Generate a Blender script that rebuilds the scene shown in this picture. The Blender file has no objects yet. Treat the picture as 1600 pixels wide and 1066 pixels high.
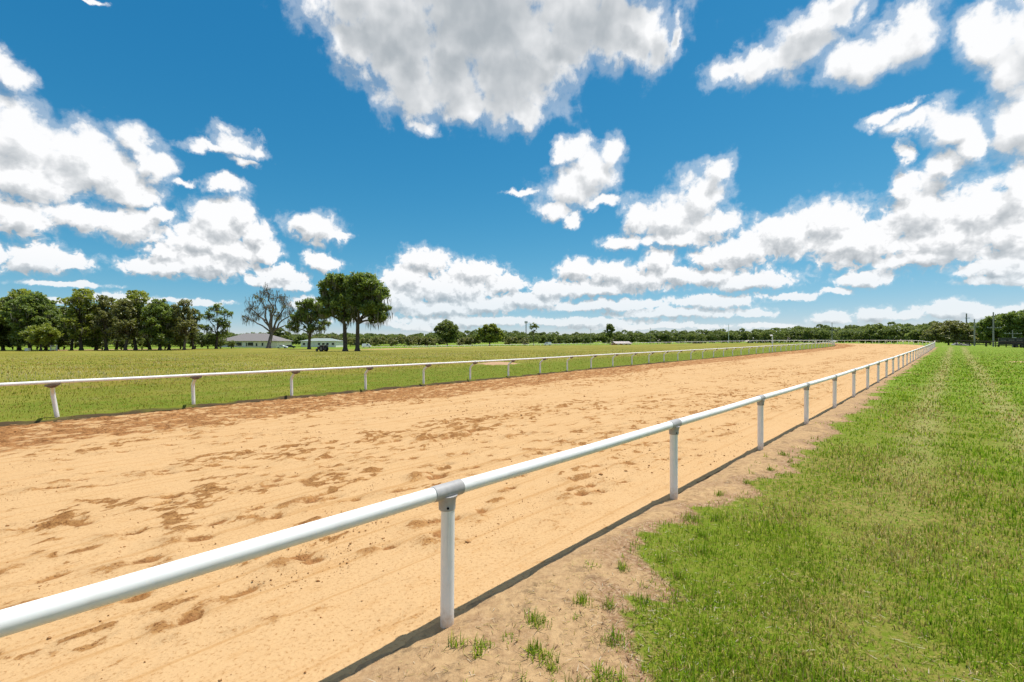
import bpy, math, random
import numpy as np

# ------------------------------------------------------------------ camera, sky, sun, exposure
scene = bpy.context.scene
COL = scene.collection
CAM_H = 2.14
cam_data = bpy.data.cameras.new("camera")
cam_data.sensor_width = 36.0
cam_data.lens = 16.0
cam_data.clip_start = 0.05
cam_data.clip_end = 9000.0
cam = bpy.data.objects.new("camera", cam_data)
cam.location = (0.0, 0.0, CAM_H)
cam.rotation_euler = (math.radians(90.0), 0.0, 0.0)
COL.objects.link(cam)
scene.camera = cam

SUN_EL, SUN_AZ = 72.0, 59.6          # azimuth clockwise from +Y
SKY_STRENGTH = 0.10

scene.view_settings.view_transform = 'Standard'
scene.view_settings.look = 'None'
scene.view_settings.exposure = 0.1
scene.view_settings.gamma = 1.0
scene.view_settings.use_curve_mapping = False
scene.render.engine = 'CYCLES'
scene.cycles.use_denoising = True
scene.cycles.max_bounces = 8
scene.cycles.diffuse_bounces = 6
scene.cycles.transmission_bounces = 4
scene.cycles.transparent_max_bounces = 8

# cumulus puffs of this sky: azimuth, elevation, half width, half height, all in degrees
CLOUD_PUFFS = """
-44.5,5.2,2.9,0.3 -35.1,4,3.2,0.3 -19.7,4.8,2.4,0.7 -24.4,4.5,1.7,0.7 -17.9,2.5,3.6,0.6 -28.1,6.6,2.3,0.7 -46.1,3.5,2.3,0.3 -20.8,7,1.4,0.4
-18.6,32.2,4.3,2.5 -15,30.8,3.4,2.6 -8,30.5,4.7,3.3 5.6,32.1,4.8,2.6 -4,33.6,10.3,3.9 14.6,32.8,3,1.9 -11.9,32.5,5.4,3.4
-3.2,36.6,14.9,6.8 -15.7,33.7,7.4,3.5 -12.7,28.9,3.8,3.6 -11.5,25.3,1.7,1.4 0,30.1,7.2,4.2 2,26.5,2.3,1.8
-6.4,28.2,4,2.2 10.4,34,8.5,3.4 17.9,31.8,2.5,2.2 -20.1,35.1,4.4,2.5 -8,40.9,19.8,5 11.9,39.2,12.2,3.8 19.7,32.9,1,1.4
27.8,28,3.5,1.6 32.3,28.6,3.6,2.6 35.6,30.9,3.2,1.7 37.7,26.5,4.3,2 41.5,27.2,2.9,2 25.6,28.1,1.6,0.8 46.9,24.9,2.4,2
48.4,22.5,1.8,2.7 48.2,17.8,2,2.9 49.8,24.1,2.7,3.5 50.4,17.6,2.6,5.1 39.7,20.5,2,0.7 42,19.3,1.8,0.8 44.1,18,1.7,1.9
41.3,20.7,0.9,0.4 40.6,17.2,0.6,0.8 43.3,15.2,1.7,1.3 45,16.5,1.2,1.6 48.4,12.3,1.8,3.1 45.8,11.5,2.8,2.4
42,11.7,3.1,2.9 40.3,14.7,1.1,1.3 34.6,12.3,3.3,2.3 30.9,11,3.3,2.4 26.9,10,3.8,2.1 37.2,10,4.6,2.5 43.7,9.1,4.2,2.4
48,8.7,2.2,2.6 51.1,9.7,2.6,3.9 23.6,9.6,2,1.1 47.3,6.2,2.6,1 42,7.6,4,0.9 23.6,7.6,3.4,1 27.5,6.6,4.4,0.9
31.7,4.8,2.3,0.4 35.6,5.1,1.2,0.4 37.7,6.3,2.4,0.8 46.9,5.1,2.3,0.4 28.1,3.1,1.9,0.4 35.1,2.4,1.5,0.7 38.5,2.6,1.7,0.8
41.1,2.3,1.4,0.5 44.1,2.7,2.3,0.8 46.3,2.4,1.9,0.7 49.1,2.5,2.1,0.7 8,22.7,1.9,1.4 12.3,22.1,1.8,1.8 7.2,18.6,3.8,2.4
5,16,2.2,1.3 1.2,18.6,1.8,0.4 10,20.2,3.3,2.5 5.9,22.4,1,1.2 10.7,16.5,2.3,0.7 7.5,14.7,1.1,0.9 24.4,18.8,1.6,1.7
22.2,16.3,3,2.3 19,14.5,3.6,2.3 15.3,14.8,1.9,1.9 13.8,12.1,2.6,0.9 23.9,13.4,2.7,1.5 20.1,12,5,1 -10.5,9.8,3.3,1.7
-12.7,7.4,3.5,2 -4.8,8.4,3.8,1.6 -0.8,7.1,2.1,1.1 -8,6.2,7.1,1.7 -14.2,4.9,3.8,1.7 -8.8,3.9,7,1 2.4,5.2,4.5,1.1
-3.2,4.4,4.8,0.8 8,8.6,2.4,1.7 12.3,8.1,4.1,1.7 18.1,9.3,2,1.8 15.7,7.2,5.2,1.4 4.8,6.5,2.9,1.1 10.4,6.2,6.2,0.9
20.1,7.6,2.8,1 -4.8,2.5,11.1,0.6 11.9,4.3,7.7,0.6 20.1,3.4,7.8,0.6 8,2.4,10.2,0.5 -11.1,1.8,5.4,0.5 23.6,4.6,4.7,0.7
15.7,1.8,8.9,0.4 29.4,1.8,3.1,0.3 -47.1,21.3,1.3,1.4 -48.7,21.4,1.4,1.2 -46.9,17,2.6,2.6 -43.9,16.8,2.3,1.9
-39.6,18.7,1.6,1.9 -38.3,16.9,1.6,1.7 -42.4,15.7,4.4,2.2 -46.5,13.8,3.1,1.9 -40.2,14.3,2.4,1.3 -49.8,14.9,2,3.9
-47.1,10.5,2.3,1.5 -43.3,10.9,2.1,1.4 -39.9,11.2,2.6,1.7 -37.7,12.4,1.5,0.9 -50.4,10.3,2,2.5 -32.6,12.6,2.5,2.2
-30.7,13.5,1.5,1.6 -34.6,10.4,3.1,1.8 -29.7,11.6,1.7,1.5 -31.7,9.7,3.5,1.7 -28.7,9.7,1.5,1.4 -46.3,7.2,2.2,1.1
-43.9,6.9,1.3,0.7 -49.4,7.2,2,1.2 -37.2,7.3,3.8,0.9 -33.5,8.1,3.9,1.4 -37.2,8.8,1.8,0.9 -26.9,7.5,2.6,0.8
-22.9,9.1,1.9,0.9 -25.6,6.4,2,0.7 -23.2,12.7,3,1.7 -24.6,13.5,1.3,1 -20.8,12,1.5,0.6 -31.7,20.4,2.6,1.2
-33.7,19.4,2.2,0.6 -29.4,20.3,1.7,0.9 -30.3,18.8,1.3,0.5 -31.9,16,2.1,0.8 -35.6,15.9,1,0.4 -40.6,4.1,2.8,0.5
-42.9,28.8,0.8,0.2
"""

class NT:
    """small helper for wiring shader nodes"""
    def __init__(self, tree):
        self.t = tree
    def node(self, kind, **kw):
        n = self.t.nodes.new(kind)
        for k, v in kw.items():
            setattr(n, k, v)
        return n
    def put(self, sock, v):
        if isinstance(v, bpy.types.NodeSocket):
            self.t.links.new(v, sock)
        elif v is not None:
            sock.default_value = v
    def math(self, op, a, b=None, c=None, clamp=False):
        n = self.node('ShaderNodeMath', operation=op, use_clamp=clamp)
        for i, v in enumerate((a, b, c)):
            self.put(n.inputs[i], v)
        return n.outputs[0]
    def vmath(self, op, a, b=None, c=None, scale=None):
        n = self.node('ShaderNodeVectorMath', operation=op)
        for i, v in enumerate((a, b, c)):
            if v is not None:
                self.put(n.inputs[i], v)
        if scale is not None:
            self.put(n.inputs['Scale'], scale)
        return n.outputs['Value'] if op in ('LENGTH', 'DOT_PRODUCT', 'DISTANCE') else n.outputs['Vector']
    def combine(self, x, y, z):
        n = self.node('ShaderNodeCombineXYZ')
        for i, v in enumerate((x, y, z)):
            self.put(n.inputs[i], v)
        return n.outputs[0]
    def separate(self, v):
        n = self.node('ShaderNodeSeparateXYZ')
        self.put(n.inputs[0], v)
        return n.outputs
    def noise(self, vec, scale, detail=4.0, rough=0.5, dist=0.0, lac=2.0, dim='3D', color=False):
        n = self.node('ShaderNodeTexNoise', noise_dimensions=dim)
        self.put(n.inputs['Vector'], vec)
        self.put(n.inputs['Scale'], scale)
        self.put(n.inputs['Detail'], detail)
        self.put(n.inputs['Roughness'], rough)
        self.put(n.inputs['Lacunarity'], lac)
        self.put(n.inputs['Distortion'], dist)
        return n.outputs['Color'] if color else n.outputs['Fac']
    def voronoi(self, vec, scale, feature='F1', smooth=None, dim='3D', rnd=1.0, out='Distance'):
        n = self.node('ShaderNodeTexVoronoi', voronoi_dimensions=dim, feature=feature)
        self.put(n.inputs['Vector'], vec)
        self.put(n.inputs['Scale'], scale)
        self.put(n.inputs['Randomness'], rnd)
        if smooth is not None:
            self.put(n.inputs['Smoothness'], smooth)
        return n.outputs[out]
    def ramp(self, v, a, b, lo=0.0, hi=1.0, smooth=True):
        n = self.node('ShaderNodeMapRange', interpolation_type='SMOOTHSTEP' if smooth else 'LINEAR')
        for i, x in enumerate((v, a, b, lo, hi)):
            self.put(n.inputs[i], x)
        return n.outputs[0]
    def mix(self, f, a, b, blend='MIX'):
        n = self.node('ShaderNodeMix', data_type='RGBA', blend_type=blend)
        self.put(n.inputs[0], f)
        self.put(n.inputs[6], a)
        self.put(n.inputs[7], b)
        return n.outputs[2]
    def attr(self, name, out='Fac'):
        return self.node('ShaderNodeAttribute', attribute_name=name).outputs[out]


PUFFS = [tuple(float(x) for x in t.split(',')) for t in CLOUD_PUFFS.split()]


def sky_nodes(T):
    """direction on the sky as azimuth and elevation in degrees"""
    tc = T.node('ShaderNodeTexCoord')
    d = T.vmath('NORMALIZE', tc.outputs['Generated'])
    x, y, z = T.separate(d)
    az = T.math('DEGREES', T.math('ARCTAN2', x, y))
    el = T.math('DEGREES', T.math('ARCSINE', z))
    return az, el, T.combine(az, el, 0.0)


def cloud_cover(T, Q, puffs):
    D = None
    for a, e, ra, re in puffs:
        ra, re = ra * 1.12, re * 1.12
        v = T.vmath('LENGTH', T.vmath('MULTIPLY_ADD', Q, (1 / ra, 1 / re, 0), (-a / ra, -e / re, 0)))
        D = v if D is None else T.math('SMOOTH_MIN', D, v, 0.25)
    if D is None:
        return None
    return T.math('MINIMUM', T.math('SUBTRACT', 1.0, D), 0.85)


def cloudy_sky(main, az, el, P, base, puffs):
    """a Background of blue sky with the cumulus made of these puffs (None: scattered cumulus from noise)"""
    g = bpy.data.node_groups.new("cloud_cell", 'ShaderNodeTree')
    for nm, kind in (("Elevation", 'NodeSocketFloat'), ("Place", 'NodeSocketVector'), ("Blue", 'NodeSocketColor')):
        g.interface.new_socket(nm, in_out='INPUT', socket_type=kind)
    g.interface.new_socket("Sky", in_out='OUTPUT', socket_type='NodeSocketShader')
    use = main.node('ShaderNodeGroup')
    use.node_tree = g
    for i, v in enumerate((el, P, base)):
        main.put(use.inputs[i], v)
    T = NT(g)
    el, P, base = T.node('NodeGroupInput').outputs[:3]
    elp = T.math('MAXIMUM', el, 0.0)
    size = T.math('MULTIPLY_ADD', elp, 0.045, 0.30)
    k = T.ramp(el, 4.0, 24.0)
    inv = T.math('SUBTRACT', 1.0, k)
    def warp(vec, det):
        a = T.vmath('SUBTRACT', T.noise(vec, 0.16, 1.0, 0.5, color=True, dim='2D'), (0.5, 0.5, 0.5))
        b = T.vmath('SUBTRACT', T.noise(vec, 0.6, det, 0.6, color=True, dim='2D'), (0.5, 0.5, 0.5))
        return T.vmath('ADD', T.vmath('SCALE', a, scale=T.math('MULTIPLY', size, 2.2)),
                       T.vmath('SCALE', b, scale=T.math('MULTIPLY', T.math('MINIMUM', size, 0.95), 1.9)))
    def cover(vec, w):
        Q = T.vmath('ADD', vec, w)
        if puffs is None:
            cells = T.noise(T.vmath('MULTIPLY', Q, (1.0, 1.5, 1.0)), 0.075, 2.0, 0.5, dim='2D')
            return T.math('MINIMUM', T.math('MULTIPLY', T.math('SUBTRACT', cells, 0.54), 6.0), 0.85)
        return cloud_cover(T, T.vmath('MULTIPLY', Q, (1.0, 1.0, 0.0)), puffs)
    w0 = warp(P, 5.0)
    c0 = cover(P, w0)
    def detail(vec, det, amp):
        n = T.math('ADD', T.math('MULTIPLY', T.noise(vec, 0.34, det, 0.58, 0.15, dim='2D'), k),
                   T.math('MULTIPLY', T.noise(vec, 1.05, det, 0.58, 0.3, dim='2D'), inv))
        return T.math('MULTIPLY', T.math('SUBTRACT', n, 0.5), amp)
    d0 = T.math('ADD', T.math('MULTIPLY', c0, 1.25), detail(P, 8.0, 1.75))
    step = T.math('MULTIPLY_ADD', elp, 0.06, 0.6)
    P1 = T.vmath('ADD', P, T.vmath('SCALE', (0.35, 1.0, 0.0), scale=step))
    c1 = cover(P1, w0)
    n1 = detail(P1, 2.5, 1.5)
    d1 = T.math('ADD', T.math('MULTIPLY', c1, 1.25), n1)
    alpha = T.ramp(d0, -0.08, T.math('MULTIPLY_ADD', k, 0.34, 0.26))
    veil = T.math('MULTIPLY', T.math('POWER', T.ramp(d0, -0.50, 0.10), 2.0), 0.30)      # thin shreds round the edges
    alpha = T.math('MAXIMUM', alpha, veil)
    # light reaching the visible face: less where more cloud lies towards the sun
    thick = T.math('ADD', T.math('MULTIPLY', T.math('MAXIMUM', T.math('ADD', d1, 0.1), 0.0), T.ramp(el, 8.0, 30.0, 0.36, 0.30)),
                   T.math('MULTIPLY', T.math('MAXIMUM', T.math('SUBTRACT', c0, 0.3), 0.0), T.ramp(el, 22.0, 32.0, 0.0, 1.8)))
    n0 = detail(P, 2.5, 1.5)
    relief = T.math('ADD', T.math('MULTIPLY', T.math('SUBTRACT', c1, c0), T.ramp(el, 8.0, 28.0, 1.25, 0.55)),
                    T.math('MULTIPLY', T.math('SUBTRACT', n1, n0), T.ramp(el, 8.0, 28.0, 0.75, 0.28)))
    lit = T.math('POWER', 2.718, T.math('MULTIPLY', T.math('ADD', thick, relief), -1.0))
    lit = T.ramp(lit, 0.25, 0.92, smooth=False)
    tone = T.mix(lit, CLOUD_SHADE, CLOUD_LIGHT)
    air = T.ramp(el, 0.0, 9.0, 0.36, 0.0)      # far cloud is seen through more air
    col = T.mix(alpha, base, T.mix(air, tone, base))
    bg = T.node('ShaderNodeBackground')
    T.put(bg.inputs['Color'], col)
    g.links.new(bg.outputs[0], T.node('NodeGroupOutput').inputs[0])
    return use.outputs[0]


def build_world():
    w = bpy.data.worlds.new("World")
    scene.world = w
    w.use_nodes = True
    t = w.node_tree
    t.nodes.clear()
    T = NT(t)
    sky = T.node('ShaderNodeTexSky', sky_type='NISHITA', sun_disc=False)
    sky.sun_elevation = math.radians(SUN_EL)
    sky.sun_rotation = math.radians(SUN_AZ)
    sky.altitude = 0.0
    sky.air_density = 1.0
    sky.dust_density = SKY_DUST
    sky.ozone_density = SKY_OZONE
    az, el, P = sky_nodes(T)
    lift = T.vmath('NORMALIZE', T.vmath('ADD', T.vmath('NORMALIZE', T.node('ShaderNodeTexCoord').outputs['Generated']), (0.0, 0.0, 0.05)))
    t.links.new(lift, sky.inputs['Vector'])
    raw = T.separate(T.vmath('SCALE', sky.outputs[0], scale=SKY_STRENGTH))
    base = T.combine(*[T.math('MULTIPLY', T.math('POWER', raw[i], SKY_GRADE[i][1]), SKY_GRADE[i][0]) for i in range(3)])
    def pick(fac, a, b):
        n = T.node('ShaderNodeMixShader')
        T.put(n.inputs[0], fac)
        T.put(n.inputs[1], a)
        T.put(n.inputs[2], b)
        return n.outputs[0]
    def near(p, a0, a1, e0, e1):
        a, e, ra, re = p
        m = 2.2 + 0.07 * max(e, 0)
        return a + 1.75 * ra + m > a0 and a - 1.75 * ra - m < a1 and e + 1.75 * re + m > e0 and e - 1.75 * re - m < e1
    # the sky is cut into cells so that each look-up only visits the puffs close to it
    def cells(a0, a1, e0, e1, depth):
        sub = [p for p in PUFFS if near(p, a0, a1, e0, e1)]
        if depth == 0 or len(sub) < 9:
            return cloudy_sky(T, az, el, P, base, sub or [(0, -80, 1, 1)])
        if (a1 - a0) > 1.3 * (e1 - e0):
            m = (a0 + a1) / 2
            return pick(T.math('GREATER_THAN', az, m), cells(a0, m, e0, e1, depth - 1), cells(m, a1, e0, e1, depth - 1))
        m = (e0 + e1) / 2
        return pick(T.math('GREATER_THAN', el, m), cells(a0, a1, e0, m, depth - 1), cells(a0, a1, m, e1, depth - 1))
    placed = cells(-56.0, 56.0, 0.0, 46.0, 5)
    scattered = cloudy_sky(T, az, el, P, base, None)
    away = T.math('MAXIMUM', T.ramp(T.math('ABSOLUTE', az), 50.0, 56.0), T.ramp(el, 41.0, 46.0))
    up = pick(away, placed, scattered)
    low = T.node('ShaderNodeBackground')
    T.put(low.inputs['Color'], base)
    out = T.node('ShaderNodeOutputWorld')
    t.links.new(pick(T.math('LESS_THAN', el, 0.0), up, low.outputs[0]), out.inputs[0])
    w.cycles.sampling_method = 'MANUAL'
    w.cycles.sample_map_resolution = 512


CLOUD_SHADE = (0.40, 0.44, 0.475, 1)
CLOUD_LIGHT = (0.92, 0.925, 0.935, 1)
SKY_GRADE = ((2.30, 2.2), (0.955, 1.0), (0.875, 0.72))      # gain and gamma for red, green, blue
SKY_DUST, SKY_OZONE = 0.0, 2.0
build_world()
sun_data = bpy.data.lights.new("sun", 'SUN')
sun_data.energy = 5.0
sun_data.angle = math.radians(0.53)
sun_data.color = (1.0, 0.955, 0.89)
sun = bpy.data.objects.new("sun", sun_data)
_el, _az = math.radians(SUN_EL), math.radians(SUN_AZ)
_dir = (math.cos(_el) * math.sin(_az), math.cos(_el) * math.cos(_az), math.sin(_el))
import mathutils
sun.rotation_euler = mathutils.Vector(_dir).to_track_quat('Z', 'Y').to_euler()
sun.location = (0, 0, 60)
COL.objects.link(sun)

# ------------------------------------------------------------------ helpers
RNG = np.random.default_rng(7)


def tag(o, label=None, cat=None, group=None, kind=None):
    if label: o["label"] = label
    if cat: o["category"] = cat
    if group: o["group"] = group
    if kind: o["kind"] = kind
    return o


def mesh_np(name, verts, faces, mat=None, smooth=False, attrs=None, colors=None):
    """verts (n,3), faces (m,k) with one k; attrs {name: float per vertex}; colors {name: rgba per vertex}"""
    verts = np.asarray(verts, dtype=np.float32)
    faces = np.asarray(faces, dtype=np.int32)
    me = bpy.data.meshes.new(name)
    n, (m, k) = len(verts), faces.shape
    me.vertices.add(n)
    me.vertices.foreach_set("co", verts.ravel())
    me.loops.add(m * k)
    me.loops.foreach_set("vertex_index", faces.ravel())
    me.polygons.add(m)
    me.polygons.foreach_set("loop_start", np.arange(0, m * k, k, dtype=np.int32))
    if smooth:
        me.polygons.foreach_set("use_smooth", np.ones(m, dtype=bool))
    for nm, v in (attrs or {}).items():
        a = me.attributes.new(nm, 'FLOAT', 'POINT')
        a.data.foreach_set("value", np.asarray(v, dtype=np.float32).ravel())
    for nm, v in (colors or {}).items():
        a = me.attributes.new(nm, 'FLOAT_COLOR', 'POINT')
        c = np.ones((n, 4), dtype=np.float32)
        c[:, :3] = v
        a.data.foreach_set("color", c.ravel())
    me.update(calc_edges=True)
    if mat:
        me.materials.append(mat)
    return me


class Shape:
    """collects boxes, tubes and quads into one mesh"""
    def __init__(self):
        self.v, self.f = [], []
    def add(self, verts, faces):
        o = len(self.v)
        self.v += [tuple(float(c) for c in p) for p in verts]
        self.f += [tuple(i + o for i in f) for f in faces]
        return self
    def box(self, c, size, rz=0.0):
        hx, hy, hz = size[0] / 2, size[1] / 2, size[2] / 2
        cs, sn = math.cos(rz), math.sin(rz)
        vs = []
        for dz in (-hz, hz):
            for dx, dy in ((-hx, -hy), (hx, -hy), (hx, hy), (-hx, hy)):
                vs.append((c[0] + dx * cs - dy * sn, c[1] + dx * sn + dy * cs, c[2] + dz))
        return self.add(vs, [(3, 2, 1, 0), (4, 5, 6, 7), (0, 1, 5, 4), (1, 2, 6, 5), (2, 3, 7, 6), (3, 0, 4, 7)])
    def tube(self, path, radii, n=10, cap=True):
        path = [np.array(p, float) for p in path]
        if not hasattr(radii, '__len__'):
            radii = [radii] * len(path)
        vs, fs = [], []
        prev = None
        for i, p in enumerate(path):
            a = path[max(i - 1, 0)]
            b = path[min(i + 1, len(path) - 1)]
            d = b - a
            d /= (np.linalg.norm(d) + 1e-9)
            ref = prev if prev is not None else (np.array((1.0, 0, 0)) if abs(d[2]) > 0.8 else np.array((0, 0, 1.0)))
            u = ref - d * ref.dot(d)
            u /= (np.linalg.norm(u) + 1e-9)
            w = np.cross(d, u)
            prev = u
            for k in range(n):
                t = 2 * math.pi * k / n
                vs.append(p + radii[i] * (math.cos(t) * u + math.sin(t) * w))
        for i in range(len(path) - 1):
            for k in range(n):
                fs.append((i * n + k, i * n + (k + 1) % n, (i + 1) * n + (k + 1) % n, (i + 1) * n + k))
        if cap:
            fs.append(tuple(range(n - 1, -1, -1)))
            fs.append(tuple((len(path) - 1) * n + k for k in range(n)))
        return self.add(vs, fs)
    def mesh(self, name, mat, smooth=False, angle=40):
        me = bpy.data.meshes.new(name)
        me.from_pydata(self.v, [], self.f)
        me.update()
        if mat:
            me.materials.append(mat)
        if smooth:
            me.polygons.foreach_set("use_smooth", np.ones(len(me.polygons), dtype=bool))
            me.set_sharp_from_angle(angle=math.radians(angle))
        return me


def link(name, data, parent=None, loc=None, rot=None, scale=None):
    o = bpy.data.objects.new(name, data)
    COL.objects.link(o)
    if parent is not None:
        o.parent = parent
    if loc is not None: o.location = loc
    if rot is not None: o.rotation_euler = rot
    if scale is not None: o.scale = scale
    return o


def empty(name, loc=(0, 0, 0), rz=0.0):
    o = bpy.data.objects.new(name, None)
    COL.objects.link(o)
    o.location = loc
    o.rotation_euler = (0, 0, rz)
    return o


def copy_tree(o, parent=None):
    c = o.copy()
    COL.objects.link(c)
    c.parent = parent
    for ch in o.children:
        copy_tree(ch, c)
    return c


def _hash(ix, iy, seed):
    h = (ix.astype(np.int64) * 374761393 + iy.astype(np.int64) * 668265263 + seed * 974711) & 0x7fffffff
    h = ((h ^ (h >> 13)) * 1274126177) & 0x7fffffff
    return ((h ^ (h >> 16)) & 0xffff) / 65535.0


def vnoise(x, y, seed=0):
    ix, iy = np.floor(x), np.floor(y)
    fx, fy = x - ix, y - iy
    fx, fy = fx * fx * (3 - 2 * fx), fy * fy * (3 - 2 * fy)
    a, b = _hash(ix, iy, seed), _hash(ix + 1, iy, seed)
    c, d = _hash(ix, iy + 1, seed), _hash(ix + 1, iy + 1, seed)
    return (a * (1 - fx) + b * fx) * (1 - fy) + (c * (1 - fx) + d * fx) * fy


def fbm(x, y, seed=0, octaves=4, gain=0.5):
    t, amp, tot = 0.0, 1.0, 0.0
    for i in range(octaves):
        t = t + amp * vnoise(x * 2 ** i + 17.3 * i, y * 2 ** i - 9.1 * i, seed + i)
        tot += amp
        amp *= gain
    return t / tot


def sstep(x, a, b):
    t = np.clip((x - a) / (b - a), 0, 1)
    return t * t * (3 - 2 * t)


# ------------------------------------------------------------------ materials
def material(name, build, rough=0.8, spec=0.3):
    m = bpy.data.materials.new(name)
    m.use_nodes = True
    T = NT(m.node_tree)
    b = m.node_tree.nodes['Principled BSDF']
    b.inputs['Roughness'].default_value = rough
    b.inputs['Specular IOR Level'].default_value = spec
    col = build(T, b)
    if col is not None:
        T.put(b.inputs['Base Color'], col)
    return m


def bump(T, b, height, strength, dist):
    n = T.node('ShaderNodeBump')
    n.inputs['Strength'].default_value = strength
    n.inputs['Distance'].default_value = dist
    T.put(n.inputs['Height'], height)
    T.put(b.inputs['Normal'], n.outputs[0])


def pos(T):
    return T.node('ShaderNodeNewGeometry').outputs['Position']


def objco(T):
    return T.node('ShaderNodeTexCoord').outputs['Object']


def plain(name, c, c2=None, scale=6.0, rough=0.7, spec=0.3, metal=0.0):
    c2 = c2 or tuple(x * 0.8 for x in c)
    def f(T, b):
        b.inputs['Metallic'].default_value = metal
        n = T.noise(objco(T), scale, 5.0, 0.6)
        return T.mix(T.ramp(n, 0.35, 0.68), (*c, 1), (*c2, 1))
    return material(name, f, rough, spec)


def leaf_material(name, dark, light, trans=0.35, gloss=0.05):
    m = bpy.data.materials.new(name)
    m.use_nodes = True
    t = m.node_tree
    t.nodes.clear()
    T = NT(t)
    v = T.attr("tint")
    col = T.mix(v, (*dark, 1), (*light, 1))
    d = T.node('ShaderNodeBsdfDiffuse')
    tr = T.node('ShaderNodeBsdfTranslucent')
    T.put(d.inputs['Color'], col)
    T.put(tr.inputs['Color'], T.mix(0.5, col, (light[0] * 1.3, light[1] * 1.25, light[2] * 0.6, 1)))
    mx = T.node('ShaderNodeMixShader')
    mx.inputs[0].default_value = trans
    t.links.new(d.outputs[0], mx.inputs[1])
    t.links.new(tr.outputs[0], mx.inputs[2])
    gl = T.node('ShaderNodeBsdfGlossy')               # waxy leaf surface
    gl.inputs['Roughness'].default_value = 0.45
    m2 = T.node('ShaderNodeMixShader')
    m2.inputs[0].default_value = gloss
    t.links.new(mx.outputs[0], m2.inputs[1])
    t.links.new(gl.outputs[0], m2.inputs[2])
    t.links.new(m2.outputs[0], T.node('ShaderNodeOutputMaterial').inputs[0])
    return m


def blade_material(name):
    m = bpy.data.materials.new(name)
    m.use_nodes = True
    t = m.node_tree
    t.nodes.clear()
    T = NT(t)
    col = T.attr("hue", 'Color')
    d = T.node('ShaderNodeBsdfDiffuse')
    tr = T.node('ShaderNodeBsdfTranslucent')
    T.put(d.inputs['Color'], col)
    T.put(tr.inputs['Color'], col)
    mx = T.node('ShaderNodeMixShader')
    mx.inputs[0].default_value = 0.4
    t.links.new(d.outputs[0], mx.inputs[1])
    t.links.new(tr.outputs[0], mx.inputs[2])
    t.links.new(mx.outputs[0], T.node('ShaderNodeOutputMaterial').inputs[0])
    return m


# ------------------------------------------------------------------ the lie of the land
# s runs along the home straight, w across it towards the infield
ES, EW = np.array((0.697, 0.717)), np.array((-0.717, 0.697))
ES, EW = ES / np.linalg.norm(ES), EW / np.linalg.norm(EW)
W_OUT = 2.73                       # line of the outer rail posts
TURN_S, TURN_W, TURN_R = 120.0, 102.73, 100.0
W_IN_S = np.array((-60.0, -10.0, 0.0, 27.0, 43.0, 60.0, 90.0, 120.0))
W_IN_V = np.array((14.5, 16.55, 17.3, 19.2, 19.6, 19.6, 19.6, 19.6))
R_IN = TURN_W - 19.6


def xy(s, w):
    return s * ES[0] + w * EW[0], s * ES[1] + w * EW[1]


def sw(x, y):
    return x * ES[0] + y * ES[1], x * EW[0] + y * EW[1]


def w_in(s):
    return np.interp(s, W_IN_S, W_IN_V)


def out_line(u, off=0.0):
    """outer rail line at running length u (offset towards the infield)"""
    if u <= TURN_S:
        return xy(u, W_OUT + off)
    a = (u - TURN_S) / TURN_R
    if a <= math.pi:
        return xy(TURN_S + (TURN_R - off) * math.sin(a), TURN_W - (TURN_R - off) * math.cos(a))
    return xy(TURN_S - (a - math.pi) * TURN_R, TURN_W + TURN_R - off)


def in_line(u, off=0.0):
    """inner rail line, u as on the outer line (offset towards the infield)"""
    if u <= TURN_S:
        return xy(u, float(w_in(u)) + off)
    a = (u - TURN_S) / TURN_R
    if a <= math.pi:
        return xy(TURN_S + (R_IN - off) * math.sin(a), TURN_W - (R_IN - off) * math.cos(a))
    return xy(TURN_S - (a - math.pi) * TURN_R, TURN_W + R_IN - off)


_alongs = np.array((-60, 0, 20, 40, 58, 71, 92, 113, 130, 150, 190.0))
_alongz = np.array((0, 0, 0.0, .11, .24, .36, .53, .76, 1.02, 1.2, 1.35))
CTRL = []
for s_ in (-40, -15, 0, 10, 20, 30, 40, 50, 58, 71, 82, 92, 103, 113, 122):
    for w_ in (-4.0, 2.7, 11.0, 20.0):
        CTRL.append((*xy(s_, w_), float(np.interp(s_, _alongs, _alongz))))
for d_, z_ in ((0.25, 1.18), (0.6, 1.35), (1.0, 1.3), (1.4, 0.75), (1.8, 0.1), (2.2, -0.45), (2.6, -1.0), (3.1, -1.6), (3.5, -1.7)):
    for o_ in (0.0, 17.0):
        CTRL.append((*out_line(TURN_S + d_ * TURN_R, o_), z_))
CTRL += [(-100, 130, -.70), (-140, 150, -.7), (-60, 130, -.6), (-50, 110, -.46), (-85, 160, -.45), (-126, 215, -.9), (-95, 235, -1.1),
         (-60, 60, -.25), (-120, 80, -.4), (-20, 90, -.2), (10, 110, -.05), (0, 170, -.5),
         (44, 39, .22), (69, 61, .5), (107, 110, .95), (100, 66, -.3), (95, 88, .35), (135, 112, .1), (130, 80, -.9), (170, 150, -.6), (150, 200, .2),
         (20, -30, 0), (60, 0, 0.2), (-60, -20, 0), (0, -80, 0), (260, 60, -1.0), (240, 260, -1.0), (60, 340, -1.5), (-100, 340, -2.0),
         (-250, 250, -1.8), (-260, 60, -1.2), (-150, -120, -.5), (150, -120, -.5), (320, 330, -2), (-50, 420, -2)]
CTRL = np.array(CTRL)


def _tps(r2):
    return 0.5 * r2 * np.log(r2 + 1e-6)


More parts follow.
